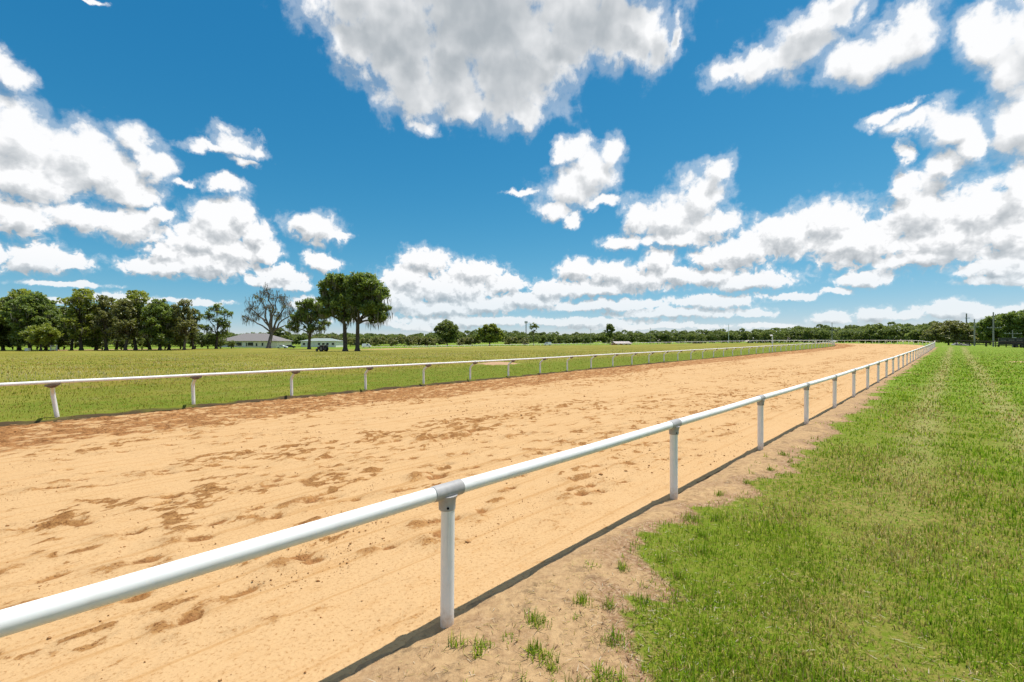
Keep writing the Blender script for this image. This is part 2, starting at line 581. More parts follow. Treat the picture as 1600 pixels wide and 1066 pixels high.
_n = len(CTRL)
_d2 = ((CTRL[:, None, :2] - CTRL[None, :, :2]) ** 2).sum(-1) / 1e4
_A = np.zeros((_n + 3, _n + 3))
_A[:_n, :_n] = _tps(_d2) + np.eye(_n) * 2e-4
_A[:_n, _n] = 1
_A[:_n, _n + 1:_n + 3] = CTRL[:, :2] / 100
_A[_n:, :_n] = _A[:_n, _n:].T
_sol = np.linalg.solve(_A, np.concatenate((CTRL[:, 2], np.zeros(3))))


def land(x, y):
    """broad height of the land"""
    x, y = np.asarray(x, float), np.asarray(y, float)
    sh = x.shape
    x, y = x.ravel(), y.ravel()
    out = _sol[_n] + _sol[_n + 1] * x / 100 + _sol[_n + 2] * y / 100
    for i in range(_n):
        out = out + _sol[i] * _tps(((x - CTRL[i, 0]) ** 2 + (y - CTRL[i, 1]) ** 2) / 1e4)
    r = np.hypot(x - 20, y - 120)
    f = sstep(r, 260, 420)
    return (out * (1 - f) - 2.0 * f).reshape(sh)


def in_track(x, y):
    """metres inside the dirt (negative outside), measured to the nearer edge; and metres from the outer line"""
    s, w = sw(x, y)
    a_out, a_in = w - W_OUT, w_in(s) - w
    r = np.hypot(s - TURN_S, w - TURN_W)
    turn = s > TURN_S
    back = (s <= TURN_S) & (w > TURN_W)
    a_out = np.where(turn, TURN_R - r, np.where(back, TURN_W + TURN_R - w, a_out))
    a_in = np.where(turn, r - R_IN, np.where(back, w - TURN_W - R_IN, a_in))
    return np.minimum(a_out, a_in), a_out, a_in


def bank_edge(s):
    """width of the bare sandy bank outside the outer rail, where the turf begins"""
    e = 0.72 + 0.75 * (fbm(s * 0.42, s * 0 + 3.3, 5, 3) - 0.5) + 1.2 * (fbm(s * 1.9, s * 0 + 8.3, 9, 4, 0.6) - 0.5)
    e = e + 1.0 * sstep(-s, -5.2, -0.8) - 0.28 * sstep(s, 14, 30)
    return np.maximum(e, 0.2)


def ground_z(x, y):
    z = land(x, y)
    ins, a_out, a_in = in_track(x, y)
    dist = np.hypot(x, y)
    # the grass and the bank stand a little proud of the raked dirt, the sheet dips under it
    lip = np.where(a_in < a_out, 0.085 * sstep(-a_in, -0.04, 0.06), 0.05 * sstep(-a_out, -0.06, 0.22))
    dip = 0.30 * sstep(ins, 0.06, 0.40 + np.clip((dist - 40) * 0.02, 0, 1.5))
    rough = (fbm(x * 1.6, y * 1.6, 21, 4) - 0.5) * 0.06 + (fbm(x * 7, y * 7, 22, 3) - 0.5) * 0.036
    rough = rough * sstep(70 - dist, 0, 40)
    return z + lip - dip + rough


def ground_at(x, y):
    return float(ground_z(np.array([float(x)]), np.array([float(y)]))[0])


def lines(*spans):
    """graded grid lines: (start, end, step at start, step at end)"""
    out = []
    for a, b, s0, s1 in spans:
        p = a
        while p < b:
            out.append(p)
            p += s0 + (s1 - s0) * (p - a) / (b - a)
    out.append(spans[-1][1])
    return np.array(out)


def grid_faces(nu, nv):
    i = np.arange(nu - 1)[:, None] * nv + np.arange(nv - 1)[None, :]
    i = i.ravel()
    return np.stack((i, i + nv, i + nv + 1, i + 1), -1)


# ground sheet
def ground_material():
    def f(T, b):
        p = pos(T)
        bank = T.attr("bank")
        field = T.attr("field")
        wear = T.attr("wear")
        n1 = T.noise(p, 1.7, 6.0, 0.65)
        n2 = T.noise(p, 14.0, 5.0, 0.7)
        n3 = T.noise(p, 0.22, 4.0, 0.55)
        n4 = T.noise(p, 0.06, 4.0, 0.6)
        # mown verge turf: thatch and soil show between the blades
        turf = T.mix(T.ramp(n2, 0.40, 0.62), (0.130, 0.175, 0.014, 1), (0.27, 0.215, 0.060, 1))
        turf = T.mix(T.ramp(n3, 0.35, 0.70), turf, (0.150, 0.205, 0.014, 1))
        lush = T.mix(T.ramp(n1, 0.3, 0.7), (0.125, 0.215, 0.016, 1), (0.180, 0.248, 0.024, 1))
        lush = T.mix(T.ramp(T.noise(p, 5.5, 4.0, 0.7), 0.5, 0.72), lush, (0.255, 0.245, 0.042, 1))
        turf = T.mix(T.attr("far"), turf, lush)
        turf = T.mix(wear, turf, T.mix(T.ramp(n1, 0.3, 0.7), (0.235, 0.25, 0.065, 1), (0.32, 0.27, 0.11, 1)))
        # infield: rougher pasture, straw and brown patches, pale seed heads further out
        pas = T.mix(T.ramp(n3, 0.32, 0.66), (0.160, 0.175, 0.018, 1), (0.235, 0.190, 0.030, 1))
        pas = T.mix(T.ramp(T.noise(p, 0.55, 5.0, 0.65), 0.52, 0.74), pas, (0.235, 0.175, 0.075, 1))
        pas = T.mix(T.ramp(n4, 0.40, 0.62), pas, (0.245, 0.225, 0.040, 1))
        pas = T.mix(T.ramp(T.noise(p, 1.1, 6.0, 0.75), 0.60, 0.72), pas, (0.40, 0.38, 0.17, 1))
        strip = T.mix(T.ramp(n1, 0.3, 0.7), (0.115, 0.165, 0.012, 1), (0.175, 0.180, 0.022, 1))
        pas = T.mix(T.attr("edge"), pas, strip)
        grass = T.mix(field, turf, pas)
        # bare bank: pale sand, crusted grey algae, reddish litter
        sand = T.mix(T.ramp(n2, 0.3, 0.75), (0.52, 0.345, 0.175, 1), (0.34, 0.21, 0.105, 1))
        sand = T.mix(T.ramp(T.noise(p, 3.6, 8.0, 0.8), 0.51, 0.64, 0.0, 0.85), sand, (0.205, 0.135, 0.072, 1))
        litter = T.mix(T.ramp(T.noise(p, 22.0, 6.0, 0.75), 0.42, 0.66), (0.285, 0.165, 0.085, 1), (0.47, 0.325, 0.195, 1))
        litter = T.mix(T.ramp(T.noise(p, 45.0, 3.0, 0.7), 0.60, 0.70), litter, (0.12, 0.07, 0.035, 1))
        sand = T.mix(T.ramp(T.math('ADD', bank, T.math('MULTIPLY', T.math('SUBTRACT', n1, 0.5), 1.4)), 1.10, 0.62), sand, litter)
        m = T.ramp(T.math('ADD', bank, T.math('MULTIPLY', T.math('SUBTRACT', n2, 0.5), 0.5)), 0.25, 0.50)
        col = T.mix(m, grass, sand)
        col = T.mix(T.ramp(T.math('ADD', T.attr("bare"), T.math('MULTIPLY', T.math('SUBTRACT', n1, 0.5), 0.8)), 0.45, 0.65), col,
                    T.mix(n2, (0.40, 0.235, 0.13, 1), (0.50, 0.33, 0.20, 1)))
        col = T.mix(T.ramp(T.attr("ledge_shade"), 0.3, 0.8), col, T.mix(n2, (0.045, 0.030, 0.018, 1), (0.115, 0.080, 0.040, 1)))  # dark soil of the lip, with the shade on its face painted in
        bump(T, b, T.math('ADD', T.math('MULTIPLY', n2, 0.6), T.noise(p, 60.0, 4.0, 0.7)), 0.7, 0.02)
        return col
    return material("ground", f, 0.95, 0.1)


def build_ground():
    s = lines((-4000, -400, 900, 300), (-400, -30, 60, 5), (-30, -3, 3, 0.12), (-3, 9, 0.055, 0.075), (9, 40, 0.075, 0.5), (40, 110, 0.5, 1.0),
              (110, 226, 1.0, 1.0), (226, 420, 1.5, 25), (420, 4000, 60, 700))
    w = lines((-4000, -400, 900, 200), (-400, -40, 50, 4), (-40, -6, 3, 0.12), (-6, 2.4, 0.10, 0.05), (2.4, 3.3, 0.03, 0.06), (3.3, 16, 0.5, 0.3),
              (16, 21, 0.10, 0.10), (21, 40, 0.2, 1.0), (40, 206, 1.0, 1.0), (206, 420, 1.5, 25), (420, 4000, 60, 700))
    S, W = np.meshgrid(s, w, indexing='ij')
    X, Y = xy(S, W)
    Z = ground_z(X, Y)
    ins, a_out, a_in = in_track(X, Y)
    e = bank_edge(S)
    outside = -a_out
    bank = np.where(outside > -1.0, sstep(e - outside, -0.22, 0.45), 0.0) * (a_in > 0)
    bank = np.where(S > TURN_S, 0.0, bank)
    field = sstep(-a_in, -0.2, 0.05)
    edge = field * (0.35 + 0.65 * sstep(fbm(S * 0.30, W * 0.5, 33, 4) + 0.012 * S, 0.38, 0.62)) * sstep(9.0 + 3 * (fbm(S * 0.15, W * 0.3, 31, 3) - .5) + a_in, -3.0, 3.0)
    # two faint wheel tracks along the verge
    wob = 0.25 * (fbm(S * 0.08, S * 0, 41, 2) - 0.5)
    wear = np.exp(-((outside - 2.2 - wob) / 0.35) ** 2) + np.exp(-((outside - 3.9 - wob) / 0.35) ** 2)
    wear = wear * (0.55 + 0.6 * fbm(S * 0.4, W * 0.8, 43, 3)) * (W < 2) * sstep(S, 4, 14)
    far = sstep(np.hypot(X, Y), 7, 30) * 0.95
    bare = np.exp(-(((X + 1.2) / 2.0) ** 2 + ((Y - 39.5) / 1.9) ** 2)) * 1.2
    bare = np.maximum(bare, 1.3 * np.exp(-(((X - 46.5) / 3.0) ** 2 + ((Y - 40) / 1.6) ** 2)))
    Z = Z + 0.22 * np.exp(-(((X + 1.2) / 1.6) ** 2 + ((Y - 39.5) / 1.3) ** 2))
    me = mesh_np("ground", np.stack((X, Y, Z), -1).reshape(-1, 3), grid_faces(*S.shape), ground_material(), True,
                 {"bank": bank, "field": field, "wear": wear, "far": far, "bare": bare, "edge": edge, "ledge_shade": (0.35 + 0.8 * fbm(S * 1.3, W * 3.0, 95, 3)) * sstep(a_in, -0.13, -0.05) * sstep(a_out, 0.5, 1.0) * (S < 140)})
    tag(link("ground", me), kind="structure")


build_ground()


# ------------------------------------------------------------------ the dirt track
def track_material():
    def f(T, b):
        p = pos(T)
        stir = T.attr("stir")
        wet_shade = T.attr("wet_shade")
        run = T.attr("run")          # across the track, for the harrow lines
        along = T.attr("along")
        n1 = T.noise(p, 7.0, 7.0, 0.75)
        n2 = T.noise(p, 34.0, 5.0, 0.75)
        n3 = T.noise(p, 0.5, 4.0, 0.6)
        drag = T.noise(T.combine(T.math('MULTIPLY', run, 2.6), T.math('MULTIPLY', along, 0.8), 0.0), 2.2, 7.0, 0.72)
        dry = T.mix(n3, (0.565, 0.372, 0.190, 1), (0.520, 0.320, 0.146, 1))
        dry = T.mix(T.ramp(drag, 0.50, 0.70, 0.0, 0.6), dry, (0.47, 0.262, 0.104, 1))
        dry = T.mix(T.ramp(n2, 0.52, 0.66, 0.0, 0.8), dry, (0.34, 0.175, 0.062, 1))
        dry = T.mix(T.ramp(n2, 0.46, 0.34, 0.0, 0.5), dry, (0.64, 0.42, 0.20, 1))
        harrow = T.noise(T.combine(T.math('MULTIPLY', run, 6.0), T.math('MULTIPLY', along, 0.04), 0.0), 1.0, 4.0, 0.7)
        dry = T.mix(T.ramp(harrow, 0.52, 0.64, 0.0, 0.6), dry, (0.43, 0.235, 0.088, 1))
        damp = T.mix(T.ramp(n1, 0.35, 0.62), (0.285, 0.128, 0.040, 1), (0.42, 0.222, 0.080, 1))
        damp = T.mix(T.ramp(n2, 0.50, 0.62), damp, (0.185, 0.078, 0.026, 1))
        brk = T.math('ADD', T.math('MULTIPLY', T.math('SUBTRACT', n1, 0.5), 2.1), T.math('MULTIPLY', T.math('SUBTRACT', drag, 0.5), 1.6))
        m = T.ramp(T.math('ADD', T.math('MULTIPLY', stir, 0.85), brk), 0.30, 0.62)
        col = T.mix(m, dry, damp)
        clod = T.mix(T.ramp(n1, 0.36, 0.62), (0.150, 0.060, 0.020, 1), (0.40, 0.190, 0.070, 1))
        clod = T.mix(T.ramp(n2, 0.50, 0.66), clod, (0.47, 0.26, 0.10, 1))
        col = T.mix(T.ramp(T.math('ADD', T.math('MULTIPLY', wet_shade, 0.95), T.math('MULTIPLY', T.math('SUBTRACT', n1, 0.5), 1.1)), 0.30, 0.72), col, clod)
        h = T.math('ADD', T.math('MULTIPLY', harrow, 0.5), T.math('ADD', n1, T.math('MULTIPLY', n2, 0.5)))
        n = T.node('ShaderNodeBump')
        n.inputs['Distance'].default_value = 0.04
        T.put(n.inputs['Strength'], T.math('MULTIPLY_ADD', T.math('MAXIMUM', stir, wet_shade), 0.6, 0.4))
        T.put(n.inputs['Height'], h)
        T.put(b.inputs['Normal'], n.outputs[0])
        return col
    return material("track_dirt", f, 0.95, 0.08)


def build_track():
    u = lines((-60, -4, 2.5, 0.2), (-4, 9, 0.036, 0.045), (9, 30, 0.045, 0.16), (30, 70, 0.16, 0.5), (70, 120, 0.5, 1.2), (120, 520, 1.8, 3.0))
    v = np.linspace(0.0, 1.0, 340)
    O = np.array([out_line(float(x), 0.05) for x in u])
    I = np.array([in_line(float(x), 0.03) for x in u])
    X = O[:, None, 0] * (1 - v) + I[:, None, 0] * v
    Y = O[:, None, 1] * (1 - v) + I[:, None, 1] * v
    U = np.repeat(u[:, None], len(v), 1)
    width = np.hypot(*(I - O).T)[:, None]
    A = v[None, :] * width                       # metres from the outer edge
    B = width - A
    Z = land(X, Y)
    near = sstep(60 - np.hypot(X, Y), 0, 35)
    stretch = fbm(U * 1.7, A * 2.9, 51, 5, 0.66)
    patches = fbm(U * 0.30, A * 0.75, 53, 3)
    fine = fbm(U * 6.5, A * 9.5, 52, 3, 0.6)
    stir = sstep(stretch + 0.55 * (patches - 0.5), 0.53, 0.68) * (0.10 + 1.15 * sstep(fine, 0.40, 0.62))
    calm = sstep(np.abs(A - 8.3), 0.3, 1.6) * sstep(A, 0.3, 2.6)
    stir = stir * (0.25 + 0.75 * calm)
    wet_shade = sstep(3.9 + 1.5 * (fbm(U * 0.25, A * 0.7, 55, 3) - 0.5) - B, -0.9, 0.7) * 0.95
    wet_shade = wet_shade * (0.45 + 0.65 * sstep(fbm(U * 3.3, A * 5.0, 57, 4, 0.65), 0.36, 0.62))
    H = np.zeros_like(Z)
    # single hoof prints: a scooped hollow with soil thrown up behind it
    rng = np.random.default_rng(12)
    strides = []
    for k in range(300):
        a0 = rng.uniform(0.9, 17.5)
        if rng.random() < 0.55 and abs(a0 - 8.3) < 1.4:
            continue
        u0 = rng.uniform(-4, 40)
        for q in range(rng.integers(4, 12)):
            strides.append((u0 + q * rng.uniform(0.5, 1.1), a0 + rng.normal(0, 0.22)))
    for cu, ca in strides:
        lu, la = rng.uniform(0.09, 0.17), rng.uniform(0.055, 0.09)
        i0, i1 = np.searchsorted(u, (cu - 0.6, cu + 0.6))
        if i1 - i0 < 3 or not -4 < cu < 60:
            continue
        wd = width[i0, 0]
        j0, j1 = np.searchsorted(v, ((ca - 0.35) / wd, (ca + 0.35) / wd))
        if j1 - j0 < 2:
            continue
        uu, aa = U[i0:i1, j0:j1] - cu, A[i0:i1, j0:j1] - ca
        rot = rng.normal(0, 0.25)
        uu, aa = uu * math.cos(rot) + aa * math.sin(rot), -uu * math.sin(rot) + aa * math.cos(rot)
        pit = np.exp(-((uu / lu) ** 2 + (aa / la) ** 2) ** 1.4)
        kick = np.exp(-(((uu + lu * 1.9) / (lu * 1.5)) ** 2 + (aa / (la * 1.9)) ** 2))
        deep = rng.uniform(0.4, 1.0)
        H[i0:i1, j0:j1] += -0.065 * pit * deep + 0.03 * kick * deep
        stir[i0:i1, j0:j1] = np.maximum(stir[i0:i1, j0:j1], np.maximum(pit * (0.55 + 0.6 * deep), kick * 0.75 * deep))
        wet_shade[i0:i1, j0:j1] = np.maximum(wet_shade[i0:i1, j0:j1], pit * deep * 0.95)  # hollows darkened: damp soil plus their shade, both put into the colour
    lump = (fbm(U * 3.5, A * 5.0, 61, 4, 0.6) - 0.5)
    H += (lump + 0.8 * (fine - 0.5)) * (0.008 + 0.07 * np.clip(np.maximum(stir, wet_shade), 0, 1)) + (fbm(U * 0.8, A * 1.1, 63, 3) - 0.5) * 0.02
    Z = Z + H * near
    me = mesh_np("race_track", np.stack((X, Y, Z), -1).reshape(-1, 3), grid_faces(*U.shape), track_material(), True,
                 {"stir": stir, "wet_shade": wet_shade, "run": A, "along": U})
    tag(link("race_track", me), kind="structure")


build_track()
# ------------------------------------------------------------------ rails
def white_pipe(name, grime=True):
    def f(T, b):
        p = objco(T)
        n = T.noise(p, 7.0, 6.0, 0.65)
        col = T.mix(T.ramp(n, 0.45, 0.8), (0.84, 0.83, 0.80, 1), (0.76, 0.74, 0.70, 1))
        if not grime:
            st = T.noise(T.vmath('MULTIPLY', p, (3.0, 3.0, 26.0)), 1.0, 6.0, 0.7)
            col = T.mix(T.ramp(st, 0.52, 0.74, 0.0, 0.5), col, (0.55, 0.45, 0.34, 1))
        if grime:
            z = T.separate(p)[2]
            g = T.math('ADD', T.math('MULTIPLY', z, -4.0), T.math('MULTIPLY', T.noise(p, 22.0, 5.0, 0.7), 1.1))
            col = T.mix(T.ramp(g, -0.25, 0.75, 0.0, 0.8), col, (0.50, 0.33, 0.18, 1))
            st = T.noise(T.vmath('MULTIPLY', p, (40.0, 40.0, 1.2)), 1.0, 4.0, 0.6)
            col = T.mix(T.ramp(st, 0.58, 0.72, 0.0, 0.35), col, (0.52, 0.48, 0.42, 1))
        return col
    return material(name, f, 0.5, 0.25)


M_POST = white_pipe("white_post_plastic")
M_RAIL = white_pipe("white_rail_plastic", False)
M_TEE = plain("grey_fitting", (0.42, 0.405, 0.39), (0.33, 0.315, 0.30), 9.0, 0.5, 0.4)
M_SADDLE = plain("weathered_saddle", (0.23, 0.18, 0.14), (0.15, 0.11, 0.08), 9.0, 0.7, 0.3)
M_HOLE = plain("dark_hole", (0.02, 0.018, 0.016), None, 5.0, 0.9, 0.1)
RAIL_Z, POST_R, RAIL_R = 1.02, 0.051, 0.052


def sleeve_mesh():
    """tee fitting: sleeve round the rail (local x) and a flared collar down the post"""
    sh = Shape()
    r = 0.0575
    sh.tube([(-0.132, 0, 0), (-0.127, 0, 0), (0.127, 0, 0), (0.132, 0, 0)], [r - 0.004, r, r, r - 0.004], 20)
    sh.tube([(0, 0, -0.138), (0, 0, -0.134), (0, 0, -0.095), (0, 0, -0.065), (0, 0, -0.03)], [0.060, 0.063, 0.063, 0.067, 0.080], 20)
    return sh.mesh("fitting", M_TEE, True, 35)


def hole_mesh():
    sh = Shape()
    sh.tube([(-0.033, -0.051, -0.112), (-0.0365, -0.0585, -0.112)], 0.009, 10)
    return sh.mesh("bolt_hole", M_HOLE)


def outer_rail():
    root = empty("track_rail", (*out_line(2.0), ground_at(*out_line(2.0))))
    tag(root, "white pipe rail with grey tee fittings on straight posts beside the sandy bank", "rail")
    sh = Shape()
    sh.tube([(0, 0, -0.25), (0, 0, 0.3), (0, 0, RAIL_Z - 0.05)], POST_R, 20)
    post = sh.mesh("post", M_POST, True, 50)
    tee, hole = sleeve_mesh(), hole_mesh()
    rx, ry, rz_ = root.location
    us = [2.11 + 3.85 * k for k in range(-3, 31)]
    us += [us[-1] + 3.6 * (k + 1) for k in range(0, 92)]
    rng = np.random.default_rng(3)
    tops = []
    for u in us:
        x, y = out_line(u)
        x2, y2 = out_line(u + 0.1)
        z = float(land(x, y))
        a = math.atan2(y2 - y, x2 - x)
        tilt = (rng.normal(0, 0.003), rng.normal(0, 0.003), a)
        o = link("post", post, root, (x - rx, y - ry, z - rz_), tilt)
        hgt = RAIL_Z + rng.normal(0, 0.006)
        t = np.array((x, y, z + hgt))
        tops.append((t, a))
        if np.hypot(x, y) < 130:
            fo = link("fitting", tee, root, (x - rx, y - ry, z + hgt - rz_), (0, 0, a))
            if np.hypot(x, y) < 20:
                link("bolt_hole", hole, fo)
    for (p, a), (q, c) in zip(tops[:-1], tops[1:]):
        sh = Shape()
        mid = (p + q) / 2 + np.array((0, 0, -0.006))
        sh.tube([p - mid, (0, 0, 0), q - mid], RAIL_R, 20 if np.hypot(*mid[:2]) < 60 else 10)
        link("rail_pipe", sh.mesh("rail_pipe", M_RAIL, True, 60), root, (mid[0] - rx, mid[1] - ry, mid[2] - rz_))
    return root


def inner_rail():
    base = in_line(0.26, 0.12)
    root = empty("infield_rail", (*base, ground_at(*base)))
    tag(root, "white rail carried on goosenecked posts along the grass infield", "rail")
    over = 0.36
    arc = [(0, 0, -0.25), (0, 0, 0.35), (0, 0, 0.66), (0, 0.012, 0.715), (0, 0.05, 0.765), (0, 0.20, 0.87), (0, 0.30, 0.935), (0, over - 0.01, 0.962)]
    sh = Shape()
    sh.tube(arc, [0.05, 0.05, 0.05, 0.05, 0.048, 0.044, 0.043, 0.043], 14)
    post = sh.mesh("gooseneck_post", M_POST, True, 50)
    sh = Shape()
    sh.box((0, over, 0.975), (0.30, 0.085, 0.045))
    sh.add([(-0.14, over - 0.04, 0.953), (0.14, over - 0.04, 0.953), (0.14, over + 0.04, 0.953), (-0.14, over + 0.04, 0.953),
            (-0.045, over - 0.06, 0.89), (0.045, over - 0.06, 0.89), (0.045, over + 0.0, 0.89), (-0.045, over + 0.0, 0.89)],
           [(0, 1, 2, 3), (7, 6, 5, 4), (0, 4, 5, 1), (1, 5, 6, 2), (2, 6, 7, 3), (3, 7, 4, 0)])
    saddle = sh.mesh("saddle", M_SADDLE)
    sh = Shape()
    sh.tube([(-0.035, 0.0, 0.70), (-0.058, 0.0, 0.70)], 0.013, 8)
    sh.tube([(0.035, 0.0, 0.70), (0.058, 0.0, 0.70)], 0.013, 8)
    bolt = sh.mesh("bolt", M_TEE)
    rx, ry, rz_ = root.location
    us = [0.26 + 3.12 * k for k in range(-4, 38)]
    us += [us[-1] + 3.75 * (k + 1) for k in range(0, 84)]
    rng = np.random.default_rng(4)
    tops = []
    for u in us:
        x, y = in_line(u, 0.12)
        x2, y2 = in_line(u + 0.1, 0.12)
        z = float(land(x, y)) + 0.02
        a = math.atan2(y2 - y, x2 - x) + math.pi          # local +y points over the track
        lean = (rng.normal(0, 0.012), rng.normal(0, 0.018), a)
        if abs(u - 0.26) < 0.1:
            lean = (0.0, 0.13, a)                          # one post has been knocked askew
        o = link("gooseneck_post", post, root, (x - rx, y - ry, z - rz_), lean)
        k = np.array((-math.sin(a), math.cos(a)))
        t = np.array((x + k[0] * over, y + k[1] * over, z + 1.035))
        d = np.hypot(x, y)
        if d < 110:
            link("saddle", saddle, o)
            if d < 30:
                link("bolt", bolt, o)
        tops.append(t)
    for p, q in zip(tops[:-1], tops[1:]):
        sh = Shape()
        mid = (p + q) / 2
        sh.tube([p - mid, (0, 0, -0.004), q - mid], 0.045, 14 if np.hypot(*mid[:2]) < 60 else 8)
        link("rail_pipe", sh.mesh("rail_pipe", M_RAIL, True, 60), root, (mid[0] - rx, mid[1] - ry, mid[2] - rz_))
    return root


outer_rail()
inner_rail()


# ------------------------------------------------------------------ trees
M_BARK = plain("oak_bark", (0.105, 0.085, 0.066), (0.055, 0.043, 0.033), 3.0, 0.95, 0.1)
M_PALE_BARK = plain("weathered_bark", (0.21, 0.18, 0.155), (0.12, 0.10, 0.085), 3.0, 0.95, 0.1)
M_LEAF = leaf_material("oak_leaf", (0.105, 0.16, 0.028), (0.265, 0.345, 0.075), 0.5)
M_LEAF_BRIGHT = leaf_material("bright_leaf", (0.15, 0.205, 0.026), (0.36, 0.4, 0.065), 0.5)
M_LEAF_DARK = leaf_material("dark_leaf", (0.095, 0.138, 0.03), (0.245, 0.295, 0.072), 0.5)
M_LEAF_OLIVE = leaf_material("olive_leaf", (0.145, 0.158, 0.046), (0.28, 0.285, 0.1), 0.45)
M_MOSS = leaf_material("grey_moss", (0.115, 0.105, 0.080), (0.235, 0.215, 0.175), 0.25, 0.0)
M_WOOD = leaf_material("woodland_leaf", (0.09, 0.135, 0.038), (0.235, 0.285, 0.088), 0.45, 0.02)


def leaf_cards(c, size, rng, up=0.35, tint=None):
    """one small bent leaf-spray (two triangles) at each point"""
    n = len(c)
    a = rng.normal(0, 1, (n, 3))
    a[:, 2] *= 0.75
    a /= np.linalg.norm(a, axis=1)[:, None]
    nrm = rng.normal(0, 1, (n, 3)) + np.array((0, 0, up * 4))
    b = np.cross(a, nrm)
    b /= np.linalg.norm(b, axis=1)[:, None] + 1e-9
    s = size * rng.uniform(0.6, 1.35, n)
    a, b = a * s[:, None], b * (s * rng.uniform(0.45, 0.8, n))[:, None]
    nn = np.cross(a, b)
    nn /= np.linalg.norm(nn, axis=1)[:, None] + 1e-9
    sag = nn * (s * 0.25)[:, None]
    v = np.stack((c - a, c - b * 0.8 + sag, c + a, c + b * 0.8 + sag), 1).reshape(-1, 3)
    i = np.arange(n)[:, None] * 4
    f = np.concatenate((i + np.array((0, 1, 2)), i + np.array((0, 2, 3))), 0)
    t = np.repeat(tint, 4) if tint is not None else np.repeat(rng.uniform(0, 1, n), 4)
    return v, f, t


def strands(c, length, width, rng):
    """hanging moss: narrow drooping strips"""
    n = len(c)
    ang = rng.uniform(0, math.pi, n)
    w = np.stack((np.cos(ang), np.sin(ang), np.zeros(n)), -1) * (width * rng.uniform(0.5, 1.4, n))[:, None]
    l = length * rng.uniform(0.35, 1.3, n)
    d = np.stack((rng.normal(0, 0.1, n), rng.normal(0, 0.1, n), -np.ones(n)), -1) * l[:, None]
    v = np.stack((c - w, c + w, c + d * 0.6 + w * 0.8, c + d, c + d * 0.6 - w * 0.8), 1).reshape(-1, 3)
    i = np.arange(n)[:, None] * 5
    f = np.concatenate((i + np.array((0, 1, 2)), i + np.array((0, 2, 4)), i + np.array((4, 2, 3))), 0)
    return v, f, np.repeat(rng.uniform(0, 1, n), 5)


def limb(sh, rng, p, q, r0, r1, n=5, sides=7, wob=0.06):
    p, q = np.array(p, float), np.array(q, float)
    L = np.linalg.norm(q - p)
    pts = []
    for i in range(n + 1):
        t = i / n
        k = p + (q - p) * t
        k = k + np.array((0, 0, L * 0.10 * math.sin(math.pi * t)))
        if 0 < i < n:
            k = k + rng.normal(0, wob * L * 0.5, 3) * (1, 1, 0.6)
        pts.append(k)
    rr = [r0 + (r1 - r0) * (i / n) ** 0.8 for i in range(n + 1)]
    sh.tube(pts, rr, sides)
    return pts


def tree_meshes(seed, H, trunk_r, lobes, leaf=0.40, per=260, clumps=16, moss=0.0, bark=None, leaves=None, trunks=((0, 0),), fork=0.32, moss_len=1.6, bare=0.0, moss_n=9):
    """lobes: (x, y, z, rx, ry, rz) of the crown's masses, metres from the foot"""
    rng = np.random.default_rng(seed)
    wood = Shape()
    heads = []
    for tx, ty in trunks:
        lean = rng.normal(0, (0.03 if len(trunks) == 1 else 0.006) * H, 2)
        top = np.array((tx + lean[0], ty + lean[1], H * fork))
        wood.tube([(tx, ty, -0.4), (tx, ty, 0.15), (tx, ty, 0.9), (tx + lean[0] * .5, ty + lean[1] * .5, H * fork * .6), top],
                  [trunk_r * 1.9, trunk_r * 1.5, trunk_r * 1.05, trunk_r * 0.92, trunk_r * 0.85], 10)
        heads.append(top)
    cs, tints, mosspts = [], [], []
    for li, (lx, ly, lz, rx, ry, rz) in enumerate(lobes):
        c = np.array((lx, ly, lz))
        head = min(heads, key=lambda h: np.linalg.norm(h[:2] - c[:2]))
        r0 = trunk_r * rng.uniform(0.45, 0.62)
        mid = limb(wood, rng, head - (0, 0, 0.25 * trunk_r), c - (0, 0, rz * 0.25), r0, r0 * 0.45)[-1]
        k = max(7, int(1.7 * clumps * (rx * ry * rz) ** (1 / 3) / 3.0))
        for j in range(k):
            d = rng.normal(0, 1, 3)
            d /= np.linalg.norm(d)
            d[2] = d[2] * 0.9 + 0.12
            cc = c + d * (rx, ry, rz) * rng.uniform(0.45, 1.0)
            limb(wood, rng, mid, cc, r0 * 0.34, 0.03, 3, 5, 0.10)
            if bare > 0:
                for q in range(3):
                    e = cc + rng.normal(0, 1, 3) * (rx, ry, rz) * 0.22 + (0, 0, 0.1 * rz)
                    limb(wood, rng, cc, e, 0.05, 0.02, 2, 4, 0.1)
                    mosspts.append(e)
            if rng.random() < bare:
                mosspts.append(cc)
                continue
            cr = rng.uniform(0.20, 0.38) * (rx * ry * rz) ** (1 / 3)
            m = max(int(0.62 * per * (cr / 1.2) ** 2 * rng.uniform(0.5, 1.2)), 8)
            q = rng.normal(0, 1, (m, 3))
            q /= np.linalg.norm(q, axis=1)[:, None]
            q *= (rng.uniform(0, 1, m) ** 0.45)[:, None]
            q = cc + q * (cr * 1.2, cr * 1.2, cr * 1.05)
            cs.append(q)
            tints.append(np.clip(rng.normal(0.5, 0.2) + rng.normal(0, 0.2, m), 0, 1))
            if rng.random() < moss:
                mosspts.append(cc - (0, 0, cr * 0.5))
    parts = {"trunk": wood.mesh("trunk", bark or M_BARK, True, 60)}
    if cs:
        c = np.concatenate(cs)
        v, f, t = leaf_cards(c, leaf, rng, tint=np.concatenate(tints))
        parts["crown"] = mesh_np("crown", v, f, leaves or M_LEAF, attrs={"tint": t})
    if mosspts:
        mp = np.repeat(np.array(mosspts), moss_n, 0) + rng.normal(0, 0.45, (len(mosspts) * moss_n, 3))
        v, f, t = strands(mp, moss_len, 0.07, rng)
        parts["hanging_moss"] = mesh_np("hanging_moss", v, f, M_MOSS, attrs={"tint": t})
    return parts


